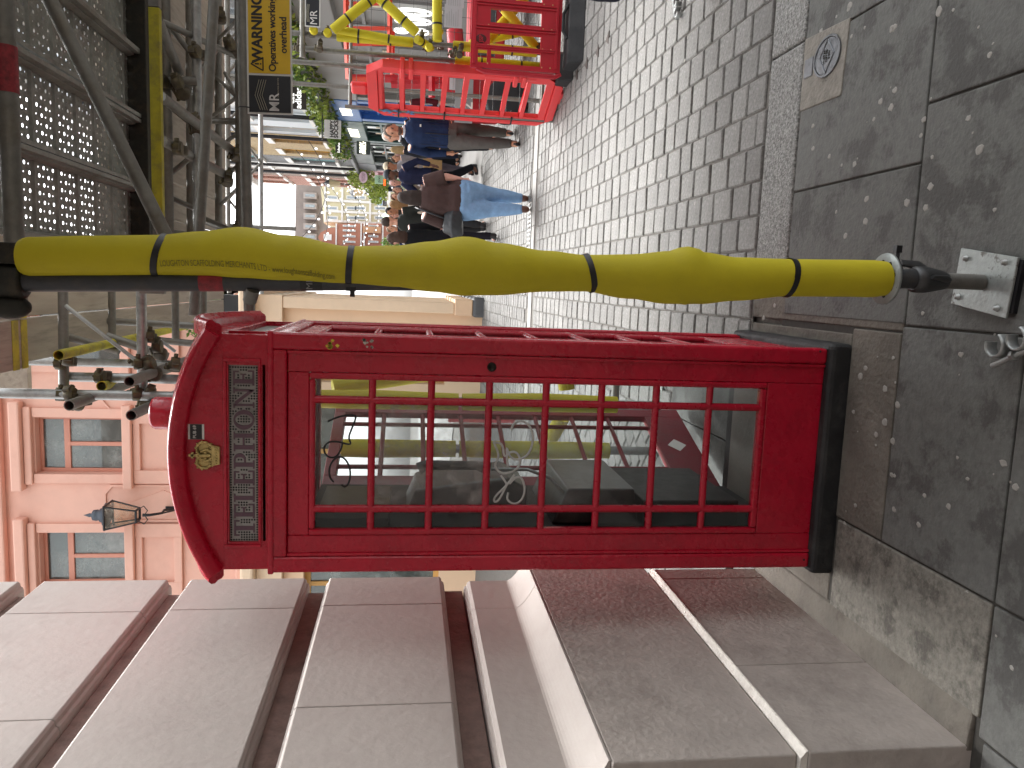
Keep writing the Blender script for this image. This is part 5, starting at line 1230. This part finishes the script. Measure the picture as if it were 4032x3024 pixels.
hang('hanging_sign', 'slate green hanging sign reading JIMMY FAIRLY in lit letters', 2415, 2468, 1404, 1458, 24.8, mat('slate_green_paint', '#4b5654'), [('JIMMY', .3, .12), ('FAIRLY', -.15, .12)], mat('lit_letter', '#f4efd8', emit=.8), .006, bracket=False)
hang('hanging_sign', 'oval pale pink hanging sign in front of the far bush', 2304, 2349, 1414, 1447, 32.5, mat('sign_pink', '#e6cfe0', .5), [('scamp', .25, .14), ('dude', -.2, .14)], mat('pink_print', '#a58aa2'), .0, bracket=False, oval=True)
hang('hanging_sign', 'square pale green hanging sign reading pixi', 2300, 2334, 1476, 1509, 32.0, mat('sign_mint', '#b5e0bf', .5), [('pixi', 0, .17)], mat('dark_green_print', '#2e4a3a'), .0, bracket=False)
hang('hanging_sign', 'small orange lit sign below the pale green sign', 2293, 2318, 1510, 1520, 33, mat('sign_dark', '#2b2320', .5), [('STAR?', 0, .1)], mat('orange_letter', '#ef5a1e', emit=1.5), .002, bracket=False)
hang('hanging_sign', 'small pale blue hanging sign far down the street', 2215, 2248, 1486, 1507, 44, mat('sign_blue', '#9fc0dc', .5), [('- -', 0, .2)], LT, .0, bracket=False)
hang('hanging_sign', 'small black hanging sign under the pale blue one', 2213, 2236, 1508, 1523, 44, mat('sign_black_face', '#22242a'), [('- - -', 0, .15)], LT, .0, bracket=False)
# ring logos and the leaf shaped logo on the grey shop
lo = empty('shop_logo', (FX-.03, 14.8, 1.65), 0, 'white double ring figure logos painted on the grey shop wall', 'logo')
m = MB()
def loop(cy, cz, ry, rz, r=.028, n=30): m.path([(-.0, cy+ry*cos(2*pi*k/n), cz+rz*sin(2*pi*k/n)) for k in range(n)], [(r*.3, r)]*n, 8, closed=True)
for cy, cz, a in ((.3, .35, .22), (.3, -.2, .28)):
    loop(cy*.6, cz*.6, a*.6, a*.6, .02); loop(cy*.6, cz*.6, a*.3, a*.3, .02)
for cy in (-.6, -1.3): loop(cy*.65, 0, .16, .32, .02); loop(cy*.65, 0, .09, .22, .02)
m.build('ring_logo', LT, lo)
M_ = Matrix(((0, 0, -1, 0), (-1, 0, 0, 0), (0, 1, 0, 0), (0, 0, 0, 1)))
t_ = empty('shop_logo', (FX-.03, 14.9, 3.3), 0, 'white slanted leaf shaped logo on the grey shop fascia', 'logo'); m = MB()
for k in range(4): m.prism([(-.3+k*.05, .2-k*.12), (.3-k*.05, .3-k*.12), (.3-k*.05, .22-k*.12), (-.3+k*.05, .12-k*.12)], -.01, .01, lambda a, b, d: (d, -a, b))
m.build('leaf_logo', LT, t_)

# ---- end of the street
YE = 110
def front(name, label, pts, y, m_, th=8):
    o = empty(name, P(pts[0][0], 1640, y), 0, label, 'building'); O = o.location.copy()
    W_ = lambda U, V: P(U, V, y)
    pl_ = [(W_(U, V).x-O.x, W_(U, V).z-O.z) for U, V in pts]
    MB().prism(pl_, 0, th, lambda a, b, d: (a, d, b)).build('wall', m_, o)
    def rect(nm, U0, V0, U1, V1, d0, d1, mm, par=None):
        a, b = W_(U0, V1), W_(U1, V0)
        return MB().prism([(a.x-O.x, a.z-O.z), (b.x-O.x, a.z-O.z), (b.x-O.x, b.z-O.z), (a.x-O.x, b.z-O.z)], d0, d1, lambda p, q, d: (p, d, q)).build(nm, mm, par or o)
    return o, rect
CST = mat('cream_stone_far', '#cbc3a2', .8, var=.08, vscale=1)
o, rect = front('far_building', 'cream yellow brick building with white window surrounds at the end of the street', [(2146, 1640), (2290, 1640), (2290, 1262), (2262, 1265), (2146, 1275)], YE, CST)
for U in (2166, 2204, 2246):
    for V0, V1 in ((1292, 1330), (1368, 1402), (1402, 1440), (1478, 1520)):
        f = rect('window_frame', U-9, V0-4, U+9, V1+2, -.15, 0, FRAMEW); rect('window_pane', U-5, V0, U+5, V1-4, -.18, -.151, PALEGL, f)
    rect('pier', U-20, 1280, U-15, 1560, -.2, 0, WREND)
for V in (1278, 1345, 1455, 1530): rect('string_course', 2148, V, 2288, V+6, -.3, 0, WREND)
RED2 = mat('far_red_brick', '#a8735f', .85, var=.12, vscale=1.5)
o, rect = front('far_building', 'red brick gabled building with white stone dressings at the end of the street', [(2030, 1640), (2144, 1640), (2144, 1330), (2128, 1322), (2126, 1295), (2108, 1262), (2090, 1252), (2072, 1262), (2054, 1300), (2052, 1326), (2030, 1330)], YE-2, RED2)
for U in (2050, 2072, 2094, 2116, 2134):
    for V0, V1 in ((1350, 1400), (1450, 1490), (1530, 1560)):
        f = rect('window_frame', U-5, V0, U+5, V1, -.15, 0, FRAMEW); rect('window_pane', U-2.5, V0+4, U+2.5, V1-4, -.18, -.151, PALEGL, f)
rect('gable_window', 2078, 1275, 2102, 1306, -.2, 0, WREND)
for V in (1322, 1420, 1432, 1505): rect('stone_band', 2030, V, 2144, V+4, -.25, 0, WREND)
rect('shop_awning', 2052, 1545, 2150, 1560, -2.5, -.2, WREND)
rect('bay', 2104, 1430, 2132, 1500, -.8, -.26, mat('far_orange_stone', '#b58a6a', .8))
SLATE = mat('far_slate_roof', '#8f8580', .8, var=.15, vscale=.6)
o, rect = front('far_building', 'long grey brown tiled roof with dormers behind the end buildings', [(1990, 1640), (2300, 1640), (2300, 1165), (2100, 1161), (1990, 1165)], YE+14, SLATE)
for U in (2090, 2130, 2170, 2210, 2250):
    d = rect('dormer', U-13, 1200, U+13, 1250, -1.5, 0, mat('far_dormer', '#a59c98', .7)); rect('dormer_window', U-6, 1208, U+6, 1244, -1.6, -1.51, PALEGL, d)
o, rect = front('hoarding', 'purple advertising hoarding with a portrait at the end of the street', [(1960, 1640), (2046, 1640), (2046, 1258), (2020, 1255), (1960, 1255)], YE-6, mat('purple_hoarding', '#57405c', .6, var=.1, vscale=1))
rect('portrait_head', 2005, 1418, 2022, 1440, -.12, 0, mat('far_skin', '#c99a80', .7)); rect('portrait_body', 1996, 1441, 2034, 1458, -.1, 0, mat('far_blue', '#4a6fb0', .7))
rect('green_panel', 2010, 1385, 2044, 1402, -.1, 0, mat('far_green', '#2f5a4c', .7))
o['category'] = 'hoarding'
# pale awnings and kiosks under the end buildings
for i, (U0, U1, V0, V1, lab) in enumerate(((2070, 2112, 1552, 1580, 'white sloping parasol in front of the red gabled building'), (2146, 2200, 1500, 1540, 'pale green canopy in front of the cream building'))):
    c = P((U0+U1)/2, V1, 70); a = abs((P(U1, V1, 70)-P(U0, V1, 70)).x)/2; h = abs((P(U0, V0, 70)-P(U0, V1, 70)).z)
    o = empty('market_canopy', (c.x, 70, GZ), 0, lab, 'canopy'); z = c.z-GZ
    MB().add([(-a, -1, z), (a, -1, z), (a, 1, z), (-a, 1, z), (0, 0, z+h)], [(0, 1, 4), (1, 2, 4), (2, 3, 4), (3, 0, 4), (3, 2, 1, 0)]).build('cloth', WREND if i == 0 else mat('pale_green_cloth', '#c4d3b2', .7), o); MB().tube((0, 0, 0), (0, 0, z), .04, 6).build('pole', GALV, o)
# brick house on the left side of the street beyond the pink corner
o = shop_house('shop_building', 'plain brown brick house on the left side beyond the pink corner building', 19.0, 42, 11, BBR, DGREY, None, nwin=9, x=-8.2, storeys=2)
o.rotation_euler = (0, 0, pi); o.location = (-6.5, 30.5, GZ)
# street tree behind the red gabled building side
tr = empty('street_tree', (P(2040, 1560, 60).x, 60, GZ), 0, 'small dark green tree in front of the purple hoarding', 'tree')
MB().path([(0, 0, 0), (.05, 0, 1.2), (0, 0, 2.2)], [.12, .09, .06], 8).build('trunk', mat('bark', '#4a3d32', .9), tr)
m = MB()
for k in range(7): leaves(m, (rnd.uniform(-.7, .7), rnd.uniform(-.6, .6), 2.2+rnd.uniform(-.5, .9)), (.6, .6, .5), 160, .1, rnd)
tag(m.build('crown', LEAF, tr), kind='stuff')

# ---- strings of festoon bulbs across the street
BULB = mat('white_bulb', '#ffffff', .4, emit=.3); WIRE = mat('festoon_wire', '#3a3a3a', .6)
bm_ = MB().ell((0, 0, 0), .04, .04, .048, 8, 6).mesh('bulb', BULB)
lights = [((2040, 1130), (2470, 1215), 26, 'lowest'), ((2030, 1250), (2480, 1120), 30, 'second'), ((2060, 1350), (2400, 1180), 36, 'third'), ((2040, 1405), (2330, 1330), 42, 'fourth'), ((2030, 1420), (2330, 1440), 48, 'fifth'), ((2030, 1320), (2330, 1390), 54, 'farthest')]
for i, ((U0, V0), (U1, V1), y, nm) in enumerate(lights):
    a, b = P(U0, V0, y+2), P(U1, V1, y); o = empty('festoon_lights', a, 0, f'{nm} string of round white festoon bulbs strung across the far street', 'string lights', 'festoon strings across the street')
    pts = [a.lerp(b, k/16)-a-Vector((0, 0, .9*4*(k/16)*(1-k/16))) for k in range(17)]
    MB().path(pts, .012, 5).build('wire', WIRE, o)
    for k in range(1, 16): inst(bm_, 'bulb', o, T(*(pts[k]-Vector((0, 0, .07)))))
rnd = random.Random(21)
cl = empty('light_net', P(2290, 1460, 38), 0, 'cluster of small white bulbs hung before the navy shopfront', 'string lights'); O = cl.location.copy(); m = MB()
for _ in range(70): m.ell(P(rnd.gauss(2285, 22), rnd.gauss(1430, 45), 38+rnd.uniform(-1, 1))-O, .035, .035, .035, 6, 4)
tag(m.build('bulbs', BULB, cl), kind='stuff')
# street lamps on the far fronts
for i, (U, V, y, lab) in enumerate(((2300, 1340, 36, 'lantern fixed on the red brick house front'), (2262, 1430, 42, 'lantern on a black post beyond the navy shop'))):
    o = empty('street_lantern', P(U, V, y), 0, lab, 'lantern', 'lanterns down the street')
    MB().lathe([(.1, 0), (.2, .45), (.22, .47)], n=6).build('lantern_glass', mat('warm_glass', '#c9bd9a', .4), o); MB().lathe([(.24, .47), (.1, .65), (.03, .7), (.001, .8)], n=6).build('lantern_cap', BLACKPAINT, o); MB().tube((0, 0, 0), (.0, 0, -1.2), .03, 6).build('lantern_stem', BLACKPAINT, o)
# ================================================================ PEOPLE
SKINS = {'fair': '#d9a58c', 'tan': '#b98468', 'brown': '#6e4a3a', 'pink': '#dba798'}
def remesh_obj(mb, name, m, parent, voxel, smooth=2, disp=0, dscale=.1):
    o = mb.build(name, m, parent)
    r = o.modifiers.new('r', 'REMESH'); r.mode = 'VOXEL'; r.voxel_size = voxel; r.use_smooth_shade = True
    s = o.modifiers.new('s', 'SMOOTH'); s.factor = .5; s.iterations = smooth
    if disp:
        tx = bpy.data.textures.get('folds%.2f' % dscale) or bpy.data.textures.new('folds%.2f' % dscale, 'CLOUDS'); tx.noise_scale = dscale
        d = o.modifiers.new('d', 'DISPLACE'); d.texture = tx; d.strength = disp; d.mid_level = .5
    return o
def person(label, loc, face, H=1.75, build=1.0, skin='fair', top=('#222', 'jacket'), legs='#333', shoe='#1a1a1a', hair='#3a2a20', hairlen=0, walk=0.0, side=1, arms=((0, 0), (0, 0)),
           beard=None, cap=None, voxel=.014, hem=.90, sleeve=1.0, hips=1.0, lean=0, extra=None, grey=False, puffy=0, collar=None, bag=None, headturn=0):
    """local frame: faces -Y; walk = stride fraction, side = which leg leads"""
    o = empty('person', loc, face, label, 'person'); s = H/1.75
    V3 = lambda x, y, z: Vector((x*s, y*s, z*s))
    b = build
    sh = .185*(.75+.25*b); hp = .09*hips
    J = {}
    for i, sd_ in ((0, -1), (1, 1)):
        fw = walk*(1 if sd_ == side else -1)
        hip = (sd_*hp, 0, .90); knee = (sd_*(hp*.86), -.20*fw-(.05*abs(fw)), .49+.02*abs(fw)); ank = (sd_*(hp*.55+.01), -.36*fw+(.0 if fw >= 0 else .04), .085+(.07 if fw < 0 else .0)*abs(fw)); 
        J['hip', i], J['knee', i], J['ank', i] = hip, knee, ank
        sw, bend = arms[i]; sw -= .35*fw
        shd = (sd_*sh, 0, 1.42); elb = (sd_*(sh+.065*b), -sin(sw)*.28, 1.42-.29*cos(sw)); a2 = sw+bend
        wr = (sd_*(sh+.05*b), elb[1]-sin(a2)*.25, elb[2]-.25*cos(a2)); J['sh', i], J['el', i], J['wr', i] = shd, elb, wr
    skm = mat('skin_'+skin, SKINS[skin], .5, var=.08, vscale=20, sub=.05)
    # --- body: one continuous figure
    m = MB(); q = lambda k, i: V3(*J[k, i])
    m.path([V3(0, .0, .84), V3(0, 0, .98), V3(0, .0, 1.12), V3(0, -.0, 1.28), V3(0, .01, 1.40), V3(0, .01, 1.46)], [(.09*s*b, .13*s*b*hips), (.10*s*b, .145*s*b*hips), (.09*s*b, .125*s*b), (.105*s*b, .15*s*b), (.08*s*b, .15*s), (.05*s, .07*s)], 14)
    m.path([V3(0, .012, 1.42), V3(0, .0, 1.56)], .052*s, 10)
    hd = V3(0, -.012-lean*.0, 1.635)
    m.ell(hd, .074*s, .092*s, .115*s, 14, 10); m.ell(hd+V3(0, -.03, -.06), .056*s, .055*s, .055*s, 12, 8)
    m.ell(hd+V3(0, -.094, -.022), .013*s, .016*s, .02*s, 8, 6); m.ell(hd+V3(0, -.086, .012), .045*s, .014*s, .012*s, 8, 6); m.ell(hd+V3(0, -.083, -.062), .024*s, .012*s, .012*s, 8, 6)
    for sd_ in (-1, 1): m.ell(hd+V3(sd_*.075, .012, -.01), .012*s, .022*s, .03*s, 8, 6)
    for i, sd_ in ((0, -1), (1, 1)):
        m.path([q('hip', i), q('hip', i).lerp(q('knee', i), .4), q('knee', i), q('knee', i).lerp(q('ank', i), .3), q('ank', i)], [.085*s*b*hips, .078*s*b, .055*s, .055*s, .036*s], 12)
        m.path([q('ank', i), q('ank', i)+V3(0, -.05, -.045), q('ank', i)+V3(0, -.14, -.055)], [.038*s, .04*s, .03*s], 10)
        m.path([q('sh', i), q('sh', i).lerp(q('el', i), .5), q('el', i), q('wr', i)], [.055*s*b, .046*s*b, .038*s*b, .026*s], 10)
        d = (q('wr', i)-q('el', i)).normalized(); fwd = Vector((0, -1, 0)); sdv = Vector((-sd_, 0, 0))
        pal = q('wr', i)+d*.05*s; m.path([q('wr', i), pal, pal+d*.03*s], [(.016*s, .026*s), (.017*s, .036*s), (.014*s, .034*s)], 8)
        for k in range(4):
            ba = pal+d*.03*s+fwd*(.024-.016*k)*s; L = (.062, .07, .066, .052)[k]*s; m.path([ba, ba+d*L*.5, ba+d*L*.95+sdv*.014*s], [.0095*s, .009*s, .0075*s], 6)
        th = q('wr', i)+d*.025*s+fwd*.028*s; m.path([th, th+d*.03*s+fwd*.022*s, th+d*.058*s+fwd*.026*s], [.012*s, .0105*s, .0085*s], 6)
    remesh_obj(m, 'body', skm, o, min(voxel, .0105), 1)
    # eyes and brows
    for sd_ in (-1, 1):
        m = MB().ell(hd+V3(sd_*.03, -.089, .0), .0115*s, .006*s, .0075*s, 8, 6); m.build('eye', mat('dark_eye', '#2a211c', .3), o)
        MB().ell(hd+V3(sd_*.031, -.091, .019), .019*s, .006*s, .0045*s, 8, 4).build('eyebrow', mat('hair_'+hair, hair, .8), o)
    MB().ell(hd+V3(0, -.0945, -.06), .021*s, .004*s, .0045*s, 8, 4).build('mouth', mat('lips', '#9a5f55', .5), o)
    # --- trousers
    cl = mat('cloth_'+legs, legs, .85, var=.15, vscale=14, bump=.2, bscale=60, spec=.15)
    m = MB(); m.path([V3(0, .005, .80), V3(0, .01, .90), V3(0, .005, 1.0)], [(.115*s*b, .15*s*b*hips), (.13*s*b, .165*s*b*hips), (.11*s*b, .15*s*b*hips)], 16)
    for i in (0, 1):
        m.path([q('hip', i)+V3(0, .01, -.02), q('hip', i).lerp(q('knee', i), .35)+V3(0, .01, 0), q('knee', i), q('knee', i).lerp(q('ank', i), .4), q('ank', i)+V3(0, .005, .005)], [.098*s*b*hips, .098*s*b*(.5+.5*hips), .074*s*b, .068*s*b, .06*s], 14)
    remesh_obj(m, 'trousers', cl, o, voxel, 2, .012*s, .07)
    # --- top
    c, kind = top; tm_ = mat('cloth_'+c, c, .8, var=.14, vscale=12, bump=.25 if not puffy else .1, bscale=50, spec=.15)
    m = MB(); k = 1.0+puffy
    m.path([V3(0, .005, hem), V3(0, .005, hem+.08), V3(0, 0, 1.10), V3(0, -.005, 1.26), V3(0, .0, 1.38), V3(0, .005, 1.45), V3(0, .006, 1.49)], [(.125*s*b*k, .165*s*b*k*hips), (.13*s*b*k, .17*s*b*k*(.5+.5*hips)), (.118*s*b*k, .155*s*b*k), (.128*s*b*k, .17*s*b*k), (.115*s*k*b, .175*s*(.7+.3*b)), (.088*s*b, .125*s*b), (.064*s, .07*s)], 18)
    for i in (0, 1):
        if sleeve > .9: m.path([q('sh', i)+V3(0, 0, -.01), q('sh', i).lerp(q('el', i), .5), q('el', i), q('el', i).lerp(q('wr', i), .92)], [.072*s*b*k, .064*s*b*k, .056*s*b*k, .044*s*k], 12)
        else: m.path([q('sh', i)+V3(0, 0, -.01), q('sh', i).lerp(q('el', i), .5), q('sh', i).lerp(q('el', i), .95)], [.076*s*b*k, .076*s*b*k, .078*s*b*k], 12)
    remesh_obj(m, kind, tm_, o, voxel, 2, .012*s, .08)
    if collar: MB().path([V3(.062*cos(a), .006+.062*sin(a)-.01, 1.495+.012*sin(a)) for a in [2*pi*j/18 for j in range(18)]], [.016*s]*18, 8, closed=True).build('collar', mat('cloth_'+collar, collar, .8), o)
    # --- shoes
    for i in (0, 1):
        a = q('ank', i); m = MB(); m.path([a+V3(0, .05, -.045), a+V3(0, 0, -.04), a+V3(0, -.08, -.055), a+V3(0, -.17, -.062)], [(.036*s, .04*s), (.046*s, .045*s), (.034*s, .045*s), (.018*s, .034*s)], 10); m.path([a+V3(0, .01, -.04), a+V3(0, .005, .03)], .047*s, 10)
        remesh_obj(m, 'shoe', mat('leather_'+shoe, shoe, .4, var=.2, vscale=20), o, .011, 1)
    # --- hair
    hm = mat('hair_'+hair, hair, .75, var=.35, vscale=60, bump=.5, bscale=90, stretch=(1, 1, .35), spec=.15)
    if hair:
        m = MB(); m.ell(hd+V3(0, .018, .03), .082*s, .092*s, .102*s, 16, 10, zmin=-.45)
        if hairlen > 0: m.path([hd+V3(0, .05, .04), hd+V3(0, .075, -.06), hd+V3(0, .08, -.06-hairlen*.6), hd+V3(0, .075, -.06-hairlen)], [(.05*s, .085*s), (.06*s, .10*s), (.05*s, .105*s), (.02*s, .06*s)], 12)
        remesh_obj(m, 'hair', hm, o, .012, 1, .014*s, .03)
    if beard:
        m = MB(); m.ell(hd+V3(0, -.04, -.085), .056*s, .052*s, .036*s, 12, 8); remesh_obj(m, 'beard', mat('hair_'+beard, beard, .85), o, .01, 1)
    if cap:
        m = MB(); m.ell(hd+V3(0, .008, .045), .088*s, .102*s, .085*s, 16, 10, zmin=-.15); m.prism([(-.062*s, 0), (.062*s, 0), (.045*s, -.075*s), (-.045*s, -.075*s)], 0, .008*s, lambda a, b_, c_: tuple(hd+V3(0, -.085, .035)+Vector((a, b_, c_))))
        remesh_obj(m, 'cap', mat('cloth_'+cap, cap, .8), o, .01, 1)
    return o, (lambda x, y, z: V3(x, y, z)), J, s
def gp(U, V):
    q = gpt(U, V); q.z = ground_z(q.y); return q
# man in the navy quilted jacket walking towards us
a = gp(2487, 2012); pm_, V3, J, s = person('man in navy quilted zip jacket and grey trousers walking towards the camera', (1.98, 10.65, ground_z(10.65)), radians(-12), 1.77, 1.08, 'tan', ('#22304e', 'jacket'), '#5b5753', '#15161a', '#4a4038', walk=.55, side=-1, arms=((-.15, .55), (.1, .3)), beard='#5a4a40', voxel=.012, hem=.91, collar='#cfd2d8')
m = MB(); m.path([V3(0, -.128*1.06, .90), V3(0, -.13*1.06, 1.2), V3(0, -.09, 1.45)], .006, 5); m.build('zip', BLACKP, pm_)
m = MB()
for k in range(-4, 5):
    if k: m.path([V3(k*.036, -.135+abs(k)*.011, .92), V3(k*.036, -.137+abs(k)*.011, 1.25), V3(k*.034, -.105+abs(k)*.012, 1.38)], .004, 4)
m.build('quilt_seam', mat('cloth_#1a2540', '#1a2540', .8), pm_)
m = MB().box(-.016, .016, -.004, .004, -.01, .01); m.build('chest_badge', WHITEP, pm_, M=T(*V3(.09, -.135, 1.28)))
# dark-clad man beside him, a step behind
person('man in black jacket walking half hidden behind the man in navy', P(2465, 1890, 12.6).xy.to_3d()+Vector((0, 0, ground_z(12.6))), radians(-8), 1.80, 1.0, 'fair', ('#1b1d22', 'jacket'), '#23262c', '#4a4640', '#b9b2aa', walk=.4, side=1, arms=((.2, .6), (0, .3)), collar='#c9c9c9', voxel=.014)
# woman with grey hair far right
person('grey haired woman in a dark red scarf behind the bright red barrier', P(2572, 1700, 14.2).xy.to_3d()+Vector((0, 0, ground_z(14.2))), radians(-20), 1.66, .95, 'fair', ('#5a2028', 'coat'), '#2a2a2e', '#1a1a1a', '#8d857c', hairlen=.08, voxel=.016)
# woman in brown top and jeans walking away
wn, V3, J, s = person('woman in dark brown top and light blue jeans walking away with a black shoulder bag', (1.0, 9.46, ground_z(9.46)), pi+radians(-6), 1.58, 1.36, 'pink', ('#4a3a38', 'blouse'), '#7b9cc0', '#5a3a2c', '#2c211d', hairlen=.24, walk=.42, side=-1, arms=((.0, .5), (.1, .5)), voxel=.012, hem=.93, sleeve=.5, hips=1.22)
m = MB(); m.path([V3(.27, .08, .90), V3(.28, .06, 1.02), V3(.27, .03, 1.14)], [(.09, .17), (.11, .20), (.06, .14)], 14)
BAG = mat('black_bag_leather', '#23262a', .45, var=.2, vscale=12, bump=.2, bscale=30)
hb = remesh_obj(m, 'handbag', BAG, None, .012, 2, .012, .06); hb.matrix_world = T(*wn.location) @ Rz(pi+radians(-6)); tag(hb, 'black leather shoulder bag hanging at the hip of the woman in jeans', 'bag')
m = MB(); m.path([V3(.24, .05, 1.14), V3(.19, .12, 1.3), V3(.14, .09, 1.47), V3(.12, 0, 1.52), V3(.16, -.12, 1.36), V3(.24, -.06, 1.14)], .012, 8); st_ = m.build('strap', BAG, hb)
# walkers in the middle distance
cpm, V3, J, s = person('man in pale cap and grey sweater carrying a brown paper bag', P(2350, 1850, 16.2).xy.to_3d()+Vector((0, 0, ground_z(16.2))), radians(-35), 1.80, 1.0, 'tan', ('#8d8a90', 'sweater'), '#5a5560', '#2a2a2e', '#4a3a30', cap='#d8ccb4', walk=.3, arms=((.1, .7), (0, .4)), voxel=.016)
pbg = empty('paper_bag', P(2362, 1700, 15.8), radians(20), 'brown paper carrier bag held by the man in grey sweater', 'bag')
PAPB = mat('brown_paper', '#b08f62', .8, var=.1, vscale=12, bump=.1, bscale=30)
MB().prism([(-.15, -.2), (.15, -.2), (.17, .17), (-.17, .17)], -.06, .06, lambda a, b, c: (a, c, b)).build('bag_body', PAPB, pbg, bevel=.006)
MB().path([(-.06, 0, .17), (-.05, 0, .27), (.05, 0, .27), (.06, 0, .17)], .006, 6).build('bag_handle', PAPB, pbg)
person('bearded man in dark cap and navy fleece striding left', P(2318, 1860, 14.6).xy.to_3d()+Vector((0, 0, ground_z(14.6))), radians(-60), 1.78, 1.1, 'brown', ('#262a44', 'fleece'), '#1d1e24', '#17181c', '#1a1614', cap='#3a4048', beard='#5a5048', walk=.8, arms=((.3, .8), (-.2, .7)), voxel=.015)
person('woman with tan jacket and fair hair walking away beyond the men', P(2420, 1790, 19).xy.to_3d()+Vector((0, 0, ground_z(19))), radians(170), 1.68, .95, 'fair', ('#a58a6c', 'jacket'), '#23283a', '#333', '#b39a72', hairlen=.22, walk=.2, voxel=.018)
person('person in black with brown hair beside the woman in tan', P(2385, 1785, 20).xy.to_3d()+Vector((0, 0, ground_z(20))), radians(20), 1.7, .95, 'fair', ('#1e1f22', 'coat'), '#22242a', '#222', '#4a3526', hairlen=.15, voxel=.018)
person('older person in pale green coat behind the bearded man', P(2290, 1800, 18.5).xy.to_3d()+Vector((0, 0, ground_z(18.5))), radians(-10), 1.68, 1.0, 'pink', ('#8f9a84', 'coat'), '#4a4a4a', '#222', '#c4a2a0', voxel=.018)
# crowd on the left beside the padded post
crowd = [(2236, 1800, 17, 10, 1.64, 'fair', '#8a7a70', '#2a2a30', '#5a3d2c', .26, 'woman with long brown hair and a taupe top in the crowd'),
         (2205, 1830, 15, 170, 1.66, 'fair', '#cfc8c0', '#3a3a42', '#8a6844', .26, 'woman with long fair hair and white top seen from behind'),
         (2178, 1815, 16.5, -30, 1.74, 'tan', '#3a3634', '#25262c', '#1d1714', 0, 'man with short dark hair looking back in the crowd'),
         (2135, 1850, 13.6, 160, 1.80, 'fair', '#2d2f2c', '#2a2a2c', '#3a2e26', 0, 'man in dark green coat walking away beside the padded post'),
         (2165, 1790, 20, 0, 1.72, 'pink', '#6a6a78', '#33343c', '#6a5a4a', .1, 'grey coated person facing us in the far crowd'),
         (2110, 1800, 19, 20, 1.75, 'fair', '#30323a', '#2a2b30', '#8c7c6a', 0, 'fair haired man in dark jacket in the far crowd'),
         (2088, 1790, 21, -15, 1.70, 'fair', '#d5d3cf', '#44464e', '#5b4434', .12, 'person in white top in the far crowd'),
         (2060, 1790, 22, 10, 1.74, 'tan', '#2b3550', '#2a2a30', '#2a1f1a', 0, 'man in blue jacket in the far crowd next to the post'),
         (2072, 1850, 12.2, 200, 1.70, 'pink', '#17181b', '#1d1b22', '#3d2a20', .16, 'person in black jacket with dark hair close behind the padded post')]
for (U, V, y, fa, h, sk, tp, lg_, hr, hl, lab) in crowd:
    person(lab, P(U, V, y).xy.to_3d()+Vector((0, 0, ground_z(y))), radians(fa), h, 1.0, sk, (tp, 'coat'), lg_, '#1c1c1e', hr, hl, walk=.25, arms=((0, .3), (.1, .5)), voxel=.018, hem=.84)
for (U, y, fa, h, sk, tp, lg_, hr, hl, lab) in ((2265, 23, 15, 1.72, 'fair', '#4a4d58', '#2c2e36', '#6a4a34', .12, 'person in slate jacket under the far lanterns'), (2190, 25, -20, 1.68, 'tan', '#8d8f94', '#33343c', '#2a201a', .2, 'person in pale grey coat deep in the crowd'), (2330, 25, 170, 1.75, 'fair', '#3b3f34', '#3a3a40', '#4a382a', 0, 'man in olive jacket walking away by the green shopfront'), (2140, 24, 10, 1.7, 'fair', '#7a3038', '#2a2a30', '#3a2a20', .15, 'person in dark red top deep in the crowd'), (2400, 24, 0, 1.7, 'pink', '#2e3a52', '#30323a', '#9a8468', .2, 'fair haired person in blue coat by the dark shopfront')):
    person(lab, P(U, 1760, y).xy.to_3d()+Vector((0, 0, ground_z(y))), radians(fa), h, 1.0, sk, (tp, 'coat'), lg_, '#1c1c1e', hr, hl, walk=.25, arms=((0, .3), (.1, .5)), voxel=.02, hem=.84)
# passer-by at the right edge in a long navy puffer coat
pf, V3, J, s = person('person in long navy puffer coat and burgundy boots cut off by the right edge', (1.665, 4.15, ground_z(4.15)), radians(100), 1.70, 1.05, 'fair', ('#161a2c', 'puffer_coat'), '#2a1a22', '#5a2030', '#3a2a22', hairlen=.15, hem=.52, puffy=.12, arms=((.15, .5), (.1, .5)), voxel=.016)
